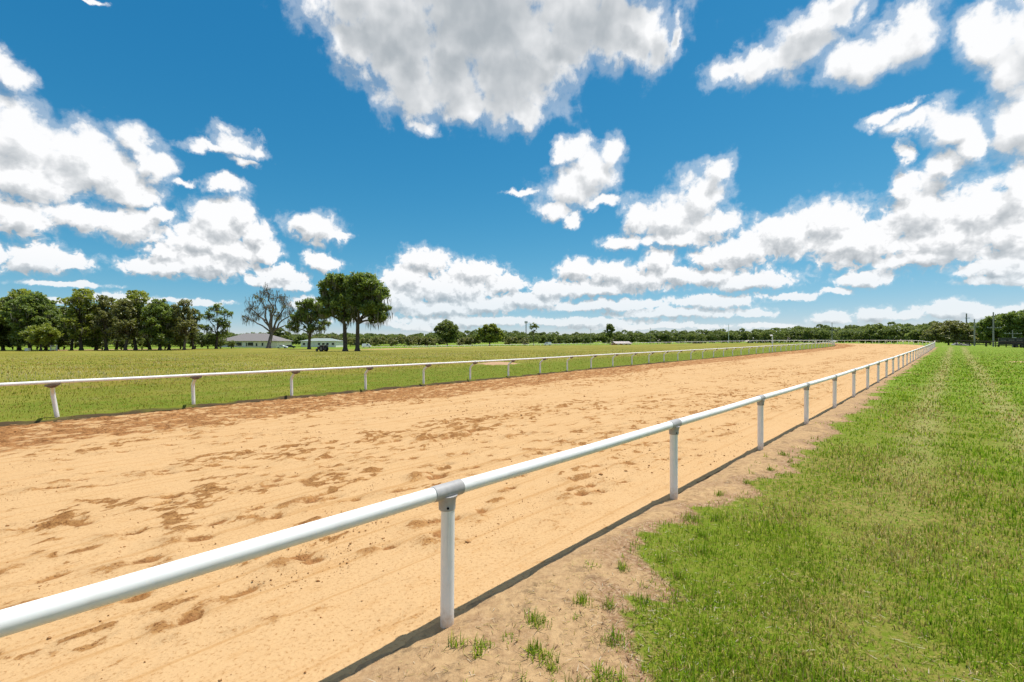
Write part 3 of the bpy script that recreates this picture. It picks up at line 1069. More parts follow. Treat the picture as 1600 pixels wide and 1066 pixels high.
def auto_lobes(seed, H, W, low=0.42, n=7):
    rng = np.random.default_rng(seed)
    out = []
    for i in range(n):
        t = (i + 0.5) / n
        z = H * (low + (0.92 - low) * t)
        a = i * 2.4 + rng.uniform(-0.5, 0.5)
        prof = math.sin(math.pi * (0.18 + 0.72 * t)) ** 0.8
        r = W * 0.5 * prof * rng.uniform(0.30, 0.62)
        s = W * rng.uniform(0.22, 0.32)
        out.append((r * math.cos(a), r * math.sin(a), min(z, H - s * 0.8), s, s, s * rng.uniform(0.75, 1.0)))
    return out


def put_tree(name, parts, bearing, dist, label, group=None, scale=(1, 1, 1), rz=0.0, cat="tree"):
    """bearing in degrees right of the camera's axis, dist metres ahead along it"""
    x, y = dist * math.tan(math.radians(bearing)), dist
    root = empty(name, (x, y, ground_at(x, y) - 0.05), rz)
    root.scale = scale
    tag(root, label, cat, group)
    for k, me in parts.items():
        ch = link(k, me, root)
        if k == "hanging_moss":
            ch["kind"] = "stuff"
    return root


def brg(t):
    return math.degrees(math.atan(t))


# the pair of big live oaks standing together in the infield
pair = [(-4.6, 0.4, 15.6, 2.6, 2.4, 2.6), (-5.2, 0, 12.0, 2.2, 2.2, 2.0), (-3.3, -1, 17.2, 1.8, 2, 1.4), (-2.6, 1.0, 12.6, 2.4, 2.4, 2.2), (-3.4, 0, 9.6, 1.8, 1.8, 1.4),
        (-0.4, 0.6, 14.6, 2.6, 2.4, 2.2), (0.4, -0.8, 11.2, 2.4, 2.2, 2.0), (2.6, 0.4, 17.2, 2.6, 2.4, 1.9), (4.6, 0.0, 15.6, 2.5, 2.4, 2.2), (6.6, 0.4, 13.4, 2.1, 2.2, 2.0),
        (7.0, 0, 10.2, 1.9, 2.0, 1.8), (4.8, -0.5, 10.6, 2.2, 2.2, 1.8), (2.6, 0.6, 13.6, 2.6, 2.4, 2.2), (5.6, 0.3, 7.8, 1.4, 1.4, 1.0), (-1.4, 0, 8.2, 1.5, 1.5, 1.0),
        (-1.0, 0.3, 16.4, 2.2, 2.2, 1.7), (-1.2, -0.6, 12.0, 2.4, 2.2, 2.0), (0.6, 0.2, 9.4, 1.8, 1.8, 1.3), (-5.8, 0, 9.4, 1.6, 1.7, 1.4), (7.6, 0, 8.2, 1.3, 1.4, 1.2)]
pair = [(x, y, z, a * 1.22, c * 1.22, d * 1.15) for x, y, z, a, c, d in pair]
pm = tree_meshes(101, 19.0, 0.50, pair, 0.34, 380, 19, 0.42, trunks=((-1.4, 0.2), (1.7, -0.2)), fork=0.36)
put_tree("oak_pair", pm, brg(-252 / 711), 111.0, "tall green twin-trunked oak with rounded crown shading bare soil in the infield", cat="tree")

# the dying grey oak beside the house
grey = [(0, 0, 19.2, 2.8, 2.6, 2.4), (-3.2, 0, 17.6, 2.6, 2.4, 2.2), (3.0, 0.4, 18.0, 2.8, 2.6, 2.2), (-6.4, 0, 14.2, 2.8, 2.6, 2.4), (-7.6, 0.2, 10.6, 2.4, 2.4, 2.0), (5.8, 0, 15.2, 2.8, 2.6, 2.4),
        (8.2, 0, 12.0, 2.4, 2.4, 2.4), (0, 0.4, 14.4, 3.0, 2.8, 2.4), (-3.4, 0, 11.4, 2.4, 2.4, 2.0), (3.8, 0, 11.0, 2.4, 2.4, 2.0), (9.0, 0, 8.6, 1.6, 1.6, 1.6)]
grey = [(x * 0.92, y, z, a, c, d) for x, y, z, a, c, d in grey]
gm = tree_meshes(102, 21.0, 0.62, grey, 0.30, 130, 8, 0.2, bark=M_PALE_BARK, leaves=M_LEAF_OLIVE, fork=0.26, bare=0.88, moss_len=1.2, moss_n=4)
put_tree("dying_oak", gm, brg(-380 / 711), 158.0, "grey half-bare oak with moss-hung branches standing in front of the house")

# green oak between the grey one and the pair
mid = [(-1.5, 0, 13.4, 2.8, 2.6, 2.2), (1.8, 0, 14.4, 2.8, 2.6, 2.2), (3.6, 0, 11.0, 2.6, 2.6, 2.0), (-3.6, 0, 10.4, 2.6, 2.4, 2.2), (0, 0.4, 10.2, 3.0, 2.6, 2.2), (-5.0, 0, 7.2, 2.0, 2.0, 1.8), (4.4, 0, 7.6, 2.0, 2.0, 1.6), (0.5, 0, 6.6, 2.6, 2.2, 1.4)]
put_tree("mossy_oak", tree_meshes(103, 16, 0.46, mid, 0.34, 330, 15, 0.7), brg(-317 / 711), 146.0, "green oak draped in moss between the grey oak and the twin-trunked oak")
lone = [(0, 0, 13.0, 2.6, 2.4, 2.0), (-2.6, 0, 10.6, 2.4, 2.2, 2.0), (2.8, 0, 11.2, 2.4, 2.2, 2.0), (4.0, 0, 8.0, 2.2, 2.2, 1.8), (-3.4, 0, 7.0, 2.0, 2.0, 1.6), (0.4, 0, 8.4, 2.4, 2.2, 1.8), (-1.0, 0, 4.6, 2.2, 2.0, 1.4), (2.0, 0, 5.2, 2.0, 2.0, 1.4)]
put_tree("open_oak", tree_meshes(104, 14.6, 0.36, lone, 0.34, 170, 11, 0.3), brg(-462 / 711), 150.0, "open-crowned oak standing alone beside the cream house")

# the grove at the edge of the infield
grove_kinds = []
for i, (H, W, low, n, lf) in enumerate(((17.5, 11.0, 0.20, 13, M_LEAF), (18.0, 8.5, 0.24, 11, M_LEAF_BRIGHT), (16.5, 7.5, 0.30, 10, M_LEAF_OLIVE), (17.0, 9.5, 0.18, 13, M_LEAF), (16.0, 6.5, 0.24, 10, M_LEAF_DARK))):
    grove_kinds.append(tree_meshes(200 + i, H, 0.36, auto_lobes(300 + i, H, W, low, n), 0.36, 230, 12, 0.22, leaves=lf))
grove = [(-240, 3, 138, 1.0), (-175, 0, 134, 0.98), (-110, 1, 140, 1.0), (-78, 3, 133, 0.95), (-46, 0, 141, 1.02), (5, 3, 133, 0.98), (-20, 1, 128, 0.9), (30, 1, 137, 1.05), (47, 0, 131, 1.03), (72, 3, 140, 0.98), (90, 2, 146, 0.92), (112, 4, 138, 0.9), (127, 1, 132, 1.06),
         (150, 3, 139, 0.98), (166, 2, 134, 0.96), (182, 4, 145, 0.92), (196, 2, 131, 0.93), (212, 1, 135, 1.0), (234, 2, 145, 0.9), (250, 3, 134, 0.95), (264, 0, 140, 0.86), (288, 2, 136, 0.90), (302, 4, 143, 0.86)]
for i, (px, kd, dist, sc) in enumerate(grove):
    sc *= 0.99
    put_tree("grove_oak", grove_kinds[kd], brg((px - 800) / 711), dist, "tall leafy oak growing close among others in the dense grove edging the infield",
             "oaks of the grove edging the infield", (sc * 1.12, sc * 1.12, sc * (0.94 + 0.1 * ((i * 37) % 10) / 10)), i * 1.3)
bush = tree_meshes(230, 8.5, 0.22, [(0, 0, 5.4, 3.0, 2.4, 2.4), (-2.4, 0, 4.4, 2.2, 2.0, 2.0), (2.6, 0, 4.6, 2.4, 2.0, 2.0), (0.4, -0.4, 3.2, 3.0, 2.2, 1.6)], 0.34, 300, 16, leaves=M_LEAF_BRIGHT, fork=0.2)
put_tree("spreading_tree", bush, brg((64 - 800) / 711), 124.0, "low bright yellow-green tree spreading in front of the dark grove")
shrub = tree_meshes(231, 4.0, 0.12, [(0, 0, 2.2, 2.2, 1.8, 1.5), (-1.8, 0, 1.6, 1.6, 1.5, 1.2), (1.9, 0, 1.7, 1.7, 1.5, 1.2)], 0.30, 260, 16, leaves=M_LEAF_DARK, fork=0.15)
for i, (px, dist, sc) in enumerate(((100, 146, 1.2), (128, 150, 1.1), (160, 147, 1.3), (190, 150, 1.2), (222, 149, 1.3), (258, 150, 1.1), (282, 150, 1.2), (305, 152, 1.25), (325, 149, 1.2), (345, 154, 0.95), (362, 150, 0.7), (20, 150, 1.2), (58, 150, 1.3))):
    put_tree("shrub", shrub, brg((px - 800) / 711), dist, "dark leafy shrub filling the gaps beneath the grove oaks", "shrubs under the grove", (sc, sc, sc), i * 0.9, "shrub")

# single trees that stand out along the far side of the track
rt = tree_meshes(240, 14.5, 0.40, [(0, 0, 10.6, 3.8, 3.2, 3.0), (-4.4, 0, 8.8, 3.2, 3.0, 2.6), (4.6, 0, 9.0, 3.4, 3.0, 2.8), (-6.8, 0, 5.6, 2.6, 2.6, 2.2), (7.4, 0, 5.8, 2.6, 2.6, 2.4), (0, -1, 5.6, 4.4, 3.0, 2.6), (2, 0, 12.0, 2.6, 2.4, 1.8), (-2.4, 0, 11.6, 2.4, 2.4, 1.8)], 0.5, 260, 15, leaves=M_LEAF_BRIGHT, fork=0.2)
put_tree("round_tree", rt, brg((765 - 800) / 711), 285.0, "broad dome-shaped bright green tree beyond the far rail")
ft = tree_meshes(241, 15.5, 0.40, auto_lobes(341, 15.5, 14.0, 0.34, 10), 0.5, 200, 12, leaves=M_LEAF_DARK, fork=0.22)
put_tree("ragged_tree", ft, brg((699 - 800) / 711), 283.0, "dark ragged-topped tree beyond the far rail beside the dome-shaped tree")
tt = tree_meshes(242, 15.0, 0.22, [(0, 0, 12.6, 2.6, 2.4, 2.0), (-1.6, 0, 11.2, 1.6, 1.6, 1.2), (1.8, 0, 11.4, 1.6, 1.6, 1.2), (0.4, 0, 8.6, 1.4, 1.4, 1.4)], 0.42, 170, 11, leaves=M_LEAF_DARK, fork=0.5)
put_tree("slender_tree", tt, brg((834 - 800) / 711), 282.0, "slender dark tree with tufted top beyond the far rail near the mast")
pt = tree_meshes(243, 19.0, 0.30, auto_lobes(343, 19.0, 10.0, 0.4, 8), 0.55, 160, 10, leaves=M_LEAF_DARK)
put_tree("tall_pine", pt, brg((953 - 800) / 711), 400.0, "tall dark tree rising above the woodland behind the red barn")
gb = tree_meshes(244, 11.0, 0.3, [(0, 0, 7.0, 3.6, 3.2, 2.8), (-3.4, 0, 5.2, 2.8, 2.6, 2.4), (3.6, 0, 5.4, 3.0, 2.6, 2.4), (0, 0, 3.6, 4.2, 3.0, 2.0)], 0.5, 220, 14, leaves=M_LEAF_DARK, fork=0.2)
put_tree("garden_tree", gb, brg((434 - 800) / 711), 236.0, "round dark green tree rising behind the cream house roof")
ob = tree_meshes(245, 11.5, 0.3, [(0, 0, 7.6, 4.6, 3.6, 2.8), (-5, 0, 5.8, 3.6, 3.2, 2.6), (5, 0, 6.0, 3.8, 3.2, 2.6), (-2, -1, 3.6, 4.6, 3.0, 2.2), (4, -1, 3.6, 4.4, 3.0, 2.2), (8, 0, 4.2, 2.8, 2.6, 2.2), (-8, 0, 4.0, 2.8, 2.6, 2.2)], 0.42, 230, 15, leaves=M_LEAF_OLIVE, fork=0.2)
put_tree("olive_tree", ob, brg((1482 - 800) / 711), 176.0, "low wide olive-green tree at the edge of the wood beside the utility poles")
rb = tree_meshes(246, 17.5, 0.4, auto_lobes(346, 17.5, 13.0, 0.3, 11), 0.45, 230, 13, leaves=M_LEAF, fork=0.22)
for i, (px, dist, sc) in enumerate(((1560, 172, 0.70), (1583, 164, 0.74), (1610, 166, 0.78), (1640, 158, 0.80), (1668, 168, 0.85), (1541, 190, 0.66))):
    put_tree("wood_edge_tree", rb, brg((px - 800) / 711), dist, "full green tree at the wood's edge behind the dark board fence", "trees behind the board fence", (sc, sc, sc), i * 1.7)
hedge = tree_meshes(247, 5.0, 0.12, [(0, 0, 2.8, 3.4, 2.2, 1.9), (-2.8, 0, 2.0, 2.2, 2.0, 1.5), (2.8, 0, 2.1, 2.4, 2.0, 1.6)], 0.42, 220, 16, leaves=M_LEAF_OLIVE, fork=0.15)
for i, (px, dist, sc) in enumerate(((575, 262, 1.2), (592, 258, 1.3), (612, 268, 1.2), (632, 262, 1.3), (650, 272, 1.25), (668, 268, 1.3), (684, 276, 1.1), (722, 292, 1.2), (498, 262, 1.2), (520, 268, 1.3), (548, 265, 1.3), (738, 290, 1.3), (800, 292, 1.2), (820, 296, 1.1))):
    put_tree("hedge_bush", hedge, brg((px - 800) / 711), dist, "olive-brown bush in the row of scrub beyond the far rail", "scrub beyond the far rail", (sc, sc, sc * (0.9 + 0.05 * (i % 5))), i * 1.1, "bush")


def woodland():
    """the wood that closes the view: too many trees to count"""
    rng = np.random.default_rng(77)
    tops = ((-260, 530, 380), (0, 520, 330), (200, 514, 330), (330, 520, 360), (470, 521, 360), (560, 520, 380), (640, 521, 400), (760, 516, 400), (880, 520, 420), (930, 519, 420),
            (960, 517, 420), (1100, 516, 410), (1180, 514, 390), (1240, 510, 360), (1290, 508, 340), (1330, 509, 320), (1370, 505, 300), (1420, 503, 280), (1455, 504, 262), (1500, 502, 240), (1540, 498, 225), (1600, 488, 210), (1700, 482, 200), (2000, 470, 200), (2600, 470, 200))
    tops = np.array(tops, float)
    V, F, Tn, off = [], [], [], 0
    px = -700.0
    while px < 2600:
        u = (px - 800) / 711
        Z0 = np.interp(px, tops[:, 0], tops[:, 2])
        ty = np.interp(px, tops[:, 0], tops[:, 1])
        for row in range(3):
            Z = Z0 + row * 16 + rng.uniform(-6, 6)
            x = Z * (u + rng.uniform(-0.01, 0.01))
            g = float(land(x, Z))
            H = (533 - ty) / 711 * Z + CAM_H - g
            H *= rng.uniform(0.86, 1.06) * (0.86, 0.98, 1.04)[row]
            W = rng.uniform(7, 12)
            nl = 5
            for k in range(nl):
                a = rng.uniform(0, 6.28)
                c = np.array((x + math.cos(a) * W * .28, Z + math.sin(a) * W * .28, g + H * rng.uniform(0.25, 0.80)))
                r = W * rng.uniform(0.26, 0.40)
                if k == 0:
                    c = np.array((x, Z, g + H - r * 0.8))
                m = 95
                q = rng.normal(0, 1, (m, 3))
                q /= np.linalg.norm(q, axis=1)[:, None]
                q[:, 2] = np.abs(q[:, 2]) * 1.1 - 0.35
                q = c + q * (r, r, r * 0.8) * rng.uniform(0.75, 1.08, (m, 1))
                v, f, t = leaf_cards(q, 0.85, rng, 0.5, np.clip(rng.normal(0.45, 0.22) + rng.normal(0, 0.15, m), 0, 1))
                V.append(v); F.append(f + off); Tn.append(t)
                off += len(v)
        px += 711 * 4.4 / Z0
    me = mesh_np("woodland", np.concatenate(V), np.concatenate(F), M_WOOD, attrs={"tint": np.concatenate(Tn)})
    tag(link("woodland", me), "dense green wood closing the horizon beyond the track", "woodland", kind="stuff")


woodland()
# ------------------------------------------------------------------ buildings
M_CREAM = plain("cream_render", (0.80, 0.71, 0.60), (0.73, 0.64, 0.54), 2.0, 0.9, 0.1)
M_WHITEWALL = plain("white_render", (0.80, 0.79, 0.76), (0.72, 0.71, 0.68), 2.0, 0.9, 0.1)
M_SHINGLE = plain("grey_shingle", (0.25, 0.23, 0.22), (0.19, 0.175, 0.17), 5.0, 0.95, 0.1)
M_GREENROOF = plain("pale_green_metal", (0.31, 0.35, 0.31), (0.26, 0.29, 0.26), 2.0, 0.5, 0.4)
M_PANE = plain("window_glass", (0.025, 0.028, 0.032), (0.04, 0.045, 0.05), 2.0, 0.15, 0.5)
M_TRIM = plain("white_trim", (0.75, 0.75, 0.73), None, 4.0, 0.6, 0.3)
M_REDWALL = plain("barn_red", (0.34, 0.07, 0.05), (0.25, 0.05, 0.04), 3.0, 0.8, 0.2)
M_TINROOF = plain("pale_tin", (0.50, 0.43, 0.40), (0.42, 0.34, 0.31), 2.0, 0.5, 0.4)
M_POLE = plain("grey_pole", (0.33, 0.32, 0.31), (0.25, 0.24, 0.23), 4.0, 0.8, 0.2)
M_DARKWOOD = plain("dark_board", (0.062, 0.050, 0.042), (0.040, 0.032, 0.028), 4.0, 0.9, 0.1)
M_TYRE = plain("tyre_rubber", (0.018, 0.018, 0.018), (0.03, 0.028, 0.026), 8.0, 0.9, 0.2)
M_TRACTOR = plain("faded_dark_red", (0.085, 0.022, 0.018), (0.05, 0.018, 0.015), 6.0, 0.6, 0.4)
M_METAL = plain("dull_metal", (0.20, 0.19, 0.18), (0.12, 0.11, 0.10), 8.0, 0.6, 0.4, 0.3)
M_CARWHITE = plain("white_car_paint", (0.72, 0.73, 0.74), (0.68, 0.69, 0.70), 2.0, 0.3, 0.5)
M_CARBLACK = plain("black_panel", (0.016, 0.016, 0.018), (0.025, 0.025, 0.027), 3.0, 0.4, 0.4)
M_WHITE = plain("white_paint", (0.78, 0.78, 0.76), (0.70, 0.70, 0.68), 4.0, 0.5, 0.4)


def hip_roof(sh, x0, x1, y0, y1, z, rise, over=0.6, ridge=0.5):
    x0, x1, y0, y1 = x0 - over, x1 + over, y0 - over, y1 + over
    ym, hy = (y0 + y1) / 2, (y1 - y0) / 2
    a, b = x0 + hy * ridge * 2, x1 - hy * ridge * 2
    sh.add([(x0, y0, z), (x1, y0, z), (x1, y1, z), (x0, y1, z), (a, ym, z + rise), (b, ym, z + rise),
            (x0, y0, z - 0.18), (x1, y0, z - 0.18), (x1, y1, z - 0.18), (x0, y1, z - 0.18)],
           [(0, 1, 5, 4), (1, 2, 5), (2, 3, 4, 5), (3, 0, 4), (6, 7, 1, 0), (7, 8, 2, 1), (8, 9, 3, 2), (9, 6, 0, 3), (9, 8, 7, 6)])


def opening(parent, name, x, y, z, w, h, mat, frame=True):
    """a window or door set in a wall that faces -y"""
    o = link(name, Shape().box((0, 0, 0), (w, 0.12, h)).mesh(name, mat), parent, (x, y - 0.065, z))
    if frame:
        sh = Shape()
        for dx in (-1, 1):
            sh.box((dx * (w / 2 + 0.05), -0.01, 0), (0.10, 0.18, h + 0.2))
        for dz in (-1, 1):
            sh.box((0, -0.012, dz * (h / 2 + 0.05)), (w, 0.176, 0.10))
        link("frame", sh.mesh("frame", M_TRIM), o)
    return o


def cream_house():
    d = 214.0
    x0, x1 = d * (340 - 800) / 711, d * (433 - 800) / 711
    cx = (x0 + x1) / 2
    L = x1 - x0
    root = empty("cream_house", (cx, d, ground_at(cx, d)))
    tag(root, "single-storey cream house with wide grey hipped roof beside the grey oak", "house")
    h = 2.9
    link("wall", Shape().box((2.6, 7, h / 2 - 0.2), (L - 5.2, 14, h + 0.4)).mesh("wall", M_CREAM), root)
    tag(link("garage_wall", Shape().box((-L / 2 + 2.55, 7.2, h / 2 - 0.2), (5.09, 13, h + 0.4)).mesh("garage_wall", M_WHITEWALL), root), "white end wall of the house")
    sh = Shape()
    hip_roof(sh, -L / 2, L / 2, 0, 14, h + 0.12, 3.7, 0.7, 0.62)
    link("roof", sh.mesh("roof", M_SHINGLE), root)
    opening(root, "window", -L / 2 + 3.0, 0.7, 1.5, 0.9, 1.2, M_PANE)
    tag(opening(root, "porch_opening", -4.0, 0, 1.55, 2.9, 1.6, M_PANE), "wide dark porch opening")
    tag(opening(root, "porch_opening", 1.6, 0, 1.55, 2.6, 1.5, M_PANE), "wide dark porch opening")
    opening(root, "door", -1.5, 0, 1.05, 0.9, 2.1, M_TRIM)
    opening(root, "window", -0.3, 0, 1.45, 0.5, 1.6, M_PANE)
    opening(root, "window", 4.4, 0, 1.3, 0.8, 1.4, M_PANE)
    opening(root, "window", 7.2, 0, 1.45, 0.8, 1.5, M_PANE)
    opening(root, "window", 10.4, 0, 1.45, 0.8, 1.5, M_PANE)


def green_roof_house():
    d = 236.0
    x0, x1 = d * (470 - 800) / 711, d * (525 - 800) / 711
    cx, L = (x0 + x1) / 2, x1 - x0
    root = empty("white_bungalow", (cx, d, ground_at(cx, d)))
    tag(root, "long low white bungalow with pale green metal roof behind the oaks", "house")
    link("wall", Shape().box((0, 5, 1.4), (L, 10, 3.2)).mesh("wall", M_WHITEWALL), root)
    sh = Shape()
    hip_roof(sh, -L / 2, L / 2, 0, 10, 3.1, 1.5, 0.6, 0.5)
    link("roof", sh.mesh("roof", M_GREENROOF), root)
    for x in (-7.4, -5.0, 0.4, 2.6, 4.8, 7.6):
        opening(root, "window", x, 0, 1.6, 1.2, 1.1, M_PANE)
    opening(root, "door", -2.4, 0, 1.1, 1.0, 2.1, M_TRIM)


def barn():
    d = 300.0
    cx = d * (974 - 800) / 711
    root = empty("red_barn", (cx, d, ground_at(cx, d) - 0.8), 0.25)
    tag(root, "small red barn with pale pinkish tin roof beyond the far rail", "barn")
    link("wall", Shape().box((0, 3.5, 0.9), (11, 7, 2.2)).mesh("wall", M_REDWALL), root)
    sh = Shape()
    z, e = 2.0, 3.4
    sh.add([(-6, -0.8, z), (6, -0.8, z), (6, 3.5, e), (-6, 3.5, e), (6, 7.8, z), (-6, 7.8, z), (-6, -0.8, z - .12), (6, -0.8, z - .12), (6, 3.5, e - .12), (-6, 3.5, e - .12), (6, 7.8, z - .12), (-6, 7.8, z - .12)],
           [(0, 1, 2, 3), (3, 2, 4, 5), (7, 6, 9, 8), (8, 9, 11, 10), (6, 7, 1, 0), (4, 10, 11, 5), (1, 7, 8, 2), (2, 8, 10, 4), (6, 0, 3, 9), (9, 3, 5, 11)])
    link("roof", sh.mesh("roof", M_TINROOF), root)
    link("gable", Shape().add([(5.4, 0, 2.0), (5.4, 7, 2.0), (5.4, 3.5, 3.15), (5.2, 0, 2.0), (5.2, 7, 2.0), (5.2, 3.5, 3.15)], [(0, 1, 2), (5, 4, 3), (0, 3, 4, 1), (1, 4, 5, 2), (2, 5, 3, 0)]).mesh("gable", M_REDWALL), root)
    for x in (-3.6, 0.2, 3.6):
        opening(root, "door", x, 0, 0.85, 1.6, 1.7, M_TRIM, False)


def wheel(sh_t, sh_r, c, r, w, n=16):
    """tyre with a rounded tread and a dished rim, axle along local x"""
    c = np.array(c, float)
    sh_t.tube([c + (-w / 2, 0, 0), c + (-w / 2 + 0.03, 0, 0), c + (w / 2 - 0.03, 0, 0), c + (w / 2, 0, 0)], [r * 0.90, r, r, r * 0.90], n)
    sh_r.tube([c + (-w / 2 - 0.012, 0, 0), c + (w / 2 + 0.012, 0, 0)], r * 0.55, n)


def add_wheel(root, loc, r, w):
    t, rm = Shape(), Shape()
    wheel(t, rm, (0, 0, 0), r, w)
    o = link("wheel", t.mesh("wheel", M_TYRE, True, 50), root, loc)
    link("rim", rm.mesh("rim", M_METAL, True, 50), o)


def tractor():
    d = 106.0
    x = d * (506 - 800) / 711
    root = empty("tractor", (x, d, ground_at(x, d)), math.radians(62))
    tag(root, "small old dark red tractor parked in the shade by the twin-trunked oak", "tractor")
    # local +y is forward
    for sx in (-1, 1):
        add_wheel(root, (sx * 0.62, 0, 0.68), 0.68, 0.34)
        add_wheel(root, (sx * 0.52, 1.75, 0.36), 0.36, 0.2)
        sh = Shape()
        pts = [(sx * 0.62, 0.80 * math.cos(a), 0.68 + 0.80 * math.sin(a)) for a in np.linspace(0.35, 2.4, 7)]
        for p, q in zip(pts[:-1], pts[1:]):
            sh.box(((p[0]), (p[1] + q[1]) / 2, (p[2] + q[2]) / 2), (0.40, math.hypot(q[1] - p[1], q[2] - p[2]) * 0.9, 0.09))
        link("mudguard", sh.mesh("mudguard", M_TRACTOR), root)
    sh = Shape()
    sh.box((0, 1.25, 0.88), (0.48, 1.30, 0.50))
    sh.box((0, 1.92, 0.86), (0.44, 0.06, 0.54))
    link("bonnet", sh.mesh("bonnet", M_TRACTOR), root)
    sh = Shape()
    sh.box((0, 0.75, 0.58), (0.36, 2.3, 0.22))
    sh.tube([(-0.62, 0, 0.68), (0.62, 0, 0.68)], 0.10, 8)
    sh.tube([(-0.52, 1.75, 0.36), (0.52, 1.75, 0.36)], 0.06, 8)
    link("chassis", sh.mesh("chassis", M_METAL), root)
    link("seat", Shape().box((0, -0.12, 1.02), (0.46, 0.42, 0.10)).box((0, -0.32, 1.20), (0.46, 0.08, 0.36)).mesh("seat", M_CARBLACK), root)
    sh = Shape()
    sh.tube([(0, 0.70, 1.0), (0, 0.40, 1.34)], 0.025, 6)
    sh.tube([(0.19 * math.cos(a), 0.40 + 0.10 * math.sin(a), 1.34 + 0.14 * math.sin(a)) for a in np.linspace(0, 2 * math.pi, 13)], 0.022, 6, False)
    link("steering_wheel", sh.mesh("steering_wheel", M_CARBLACK), root)
    link("exhaust", Shape().tube([(0.12, 1.5, 1.1), (0.12, 1.5, 1.75)], 0.04, 8).mesh("exhaust", M_METAL), root)
    sh = Shape()
    for sx in (-1, 1):
        sh.tube([(sx * 0.36, -0.42, 0.75), (sx * 0.36, -0.42, 1.78)], 0.035, 6)
    sh.tube([(-0.36, -0.42, 1.78), (0.36, -0.42, 1.78)], 0.035, 6)
    link("roll_bar", sh.mesh("roll_bar", M_METAL), root)


def car_meshes(paint, kind="car"):
    """local +x forward, 4.6 m long"""
    prof = [(-2.25, 0.35), (-2.3, 0.75), (-2.2, 0.98), (-1.6, 1.02), (-1.05, 1.48), (0.35, 1.50), (1.05, 1.03), (2.0, 0.90), (2.28, 0.70), (2.25, 0.35)]
    if kind == "van":
        prof = [(-2.25, 0.35), (-2.3, 0.8), (-2.25, 1.9), (-2.1, 2.05), (1.0, 2.05), (1.6, 1.25), (2.1, 1.1), (2.28, 0.8), (2.25, 0.35)]
    n = len(prof)
    sh = Shape()
    vs, fs = [], []
    for sy in (-1, 1):
        for x, z in prof:
            yy = 0.88 - 0.16 * max(0, z - 0.95) / 0.55
            vs.append((x, sy * yy, z))
    fs.append(tuple(range(n - 1, -1, -1))[::-1])
    fs.append(tuple(range(n, 2 * n))[::-1])
    for i in range(n):
        j = (i + 1) % n
        fs.append((i, n + i, n + j, j))
    sh.add(vs, fs)
    body = sh.mesh("body", paint)
    return body


def vehicle(name, px, d, label, kind="car", rz=0.0, paint=None):
    x = d * (px - 800) / 711
    root = empty(name, (x, d, ground_at(x, d)), rz)
    tag(root, label, kind)
    link("body", car_meshes(paint or M_CARWHITE, kind), root)
    for sy in (-1, 1):
        sh = Shape()
        z0, z1 = (1.06, 1.40) if kind == "car" else (1.25, 1.8)
        y = 0.90
        xa, xb = (-1.3, 0.75) if kind == "car" else (-0.2, 1.15)
        sh.add([(xa, sy * y, z0), (xb, sy * y, z0), (xb - 0.4, sy * (y - 0.12), z1), (xa + 0.35, sy * (y - 0.12), z1)], [(0, 1, 2, 3)])
        sh.add([(xa, sy * (y - .1), z0), (xb, sy * (y - .1), z0), (xb - 0.4, sy * (y - 0.2), z1), (xa + 0.35, sy * (y - 0.2), z1)], [(3, 2, 1, 0)])
        link("window", sh.mesh("window", M_PANE), root)
        for xx in (-1.4, 1.4):
            t, rm = Shape(), Shape()
            wheel(t, rm, (0, 0, 0), 0.33, 0.22)
            o = link("wheel", t.mesh("wheel", M_TYRE, True, 50), root, (xx, sy * 0.82, 0.33), (0, 0, math.pi / 2))
            link("rim", rm.mesh("rim", M_METAL, True, 50), o)


def utility_pole(px, d, top_y, label, arms=(), r=0.14, group=None, name="utility_pole", mat=None, lamp=False):
    x = d * (px - 800) / 711
    g = ground_at(x, d)
    H = (533 - top_y) / 711 * d + CAM_H - g
    root = empty(name, (x, d, g))
    tag(root, label, "pole", group)
    link("pole", Shape().tube([(0, 0, -0.5), (0, 0, H * 0.5), (0, 0, H)], [r, r * 0.88, r * 0.7], 10).mesh("pole", mat or M_POLE, True, 60), root)
    for frac, half, slope in arms:
        z = H * frac
        sh = Shape()
        sh.box((0, -r - 0.06, z), (2 * half, 0.11, 0.13))
        arm = link("crossarm", sh.mesh("crossarm", mat or M_POLE), root)
        s2 = Shape()
        for t in (-0.92, -0.45, 0.45, 0.92):
            s2.tube([(t * half, -r - 0.06, z + 0.06), (t * half, -r - 0.06, z + 0.12), (t * half, -r - 0.06, z + 0.26)], [0.03, 0.06, 0.04], 6)
        link("insulator", s2.mesh("insulator", M_TRIM), arm)
    if lamp:
        link("lamp_head", Shape().box((0, -0.5, H * 0.55), (0.35, 0.6, 0.25)).tube([(0, 0, H * 0.55), (0, -0.4, H * 0.55)], 0.04, 6).mesh("lamp_head", M_WHITE), root)
    return root


cream_house()
green_roof_house()
barn()
tractor()
vehicle("parked_car", 441, 206, "white car parked beyond the grey oak beside the cream house", "car", 0.1)
vehicle("parked_car", 453.5, 214, "black car parked between the cream house and the white bungalow", "car", 0.3, M_CARBLACK)
vehicle("white_van", 573, 240, "white van parked by the scrub past the twin-trunked oak", "van", 0.15)
vehicle("white_van", 855.5, 276, "white van on the far side of the track near the slender dark tree", "van", 3.1)

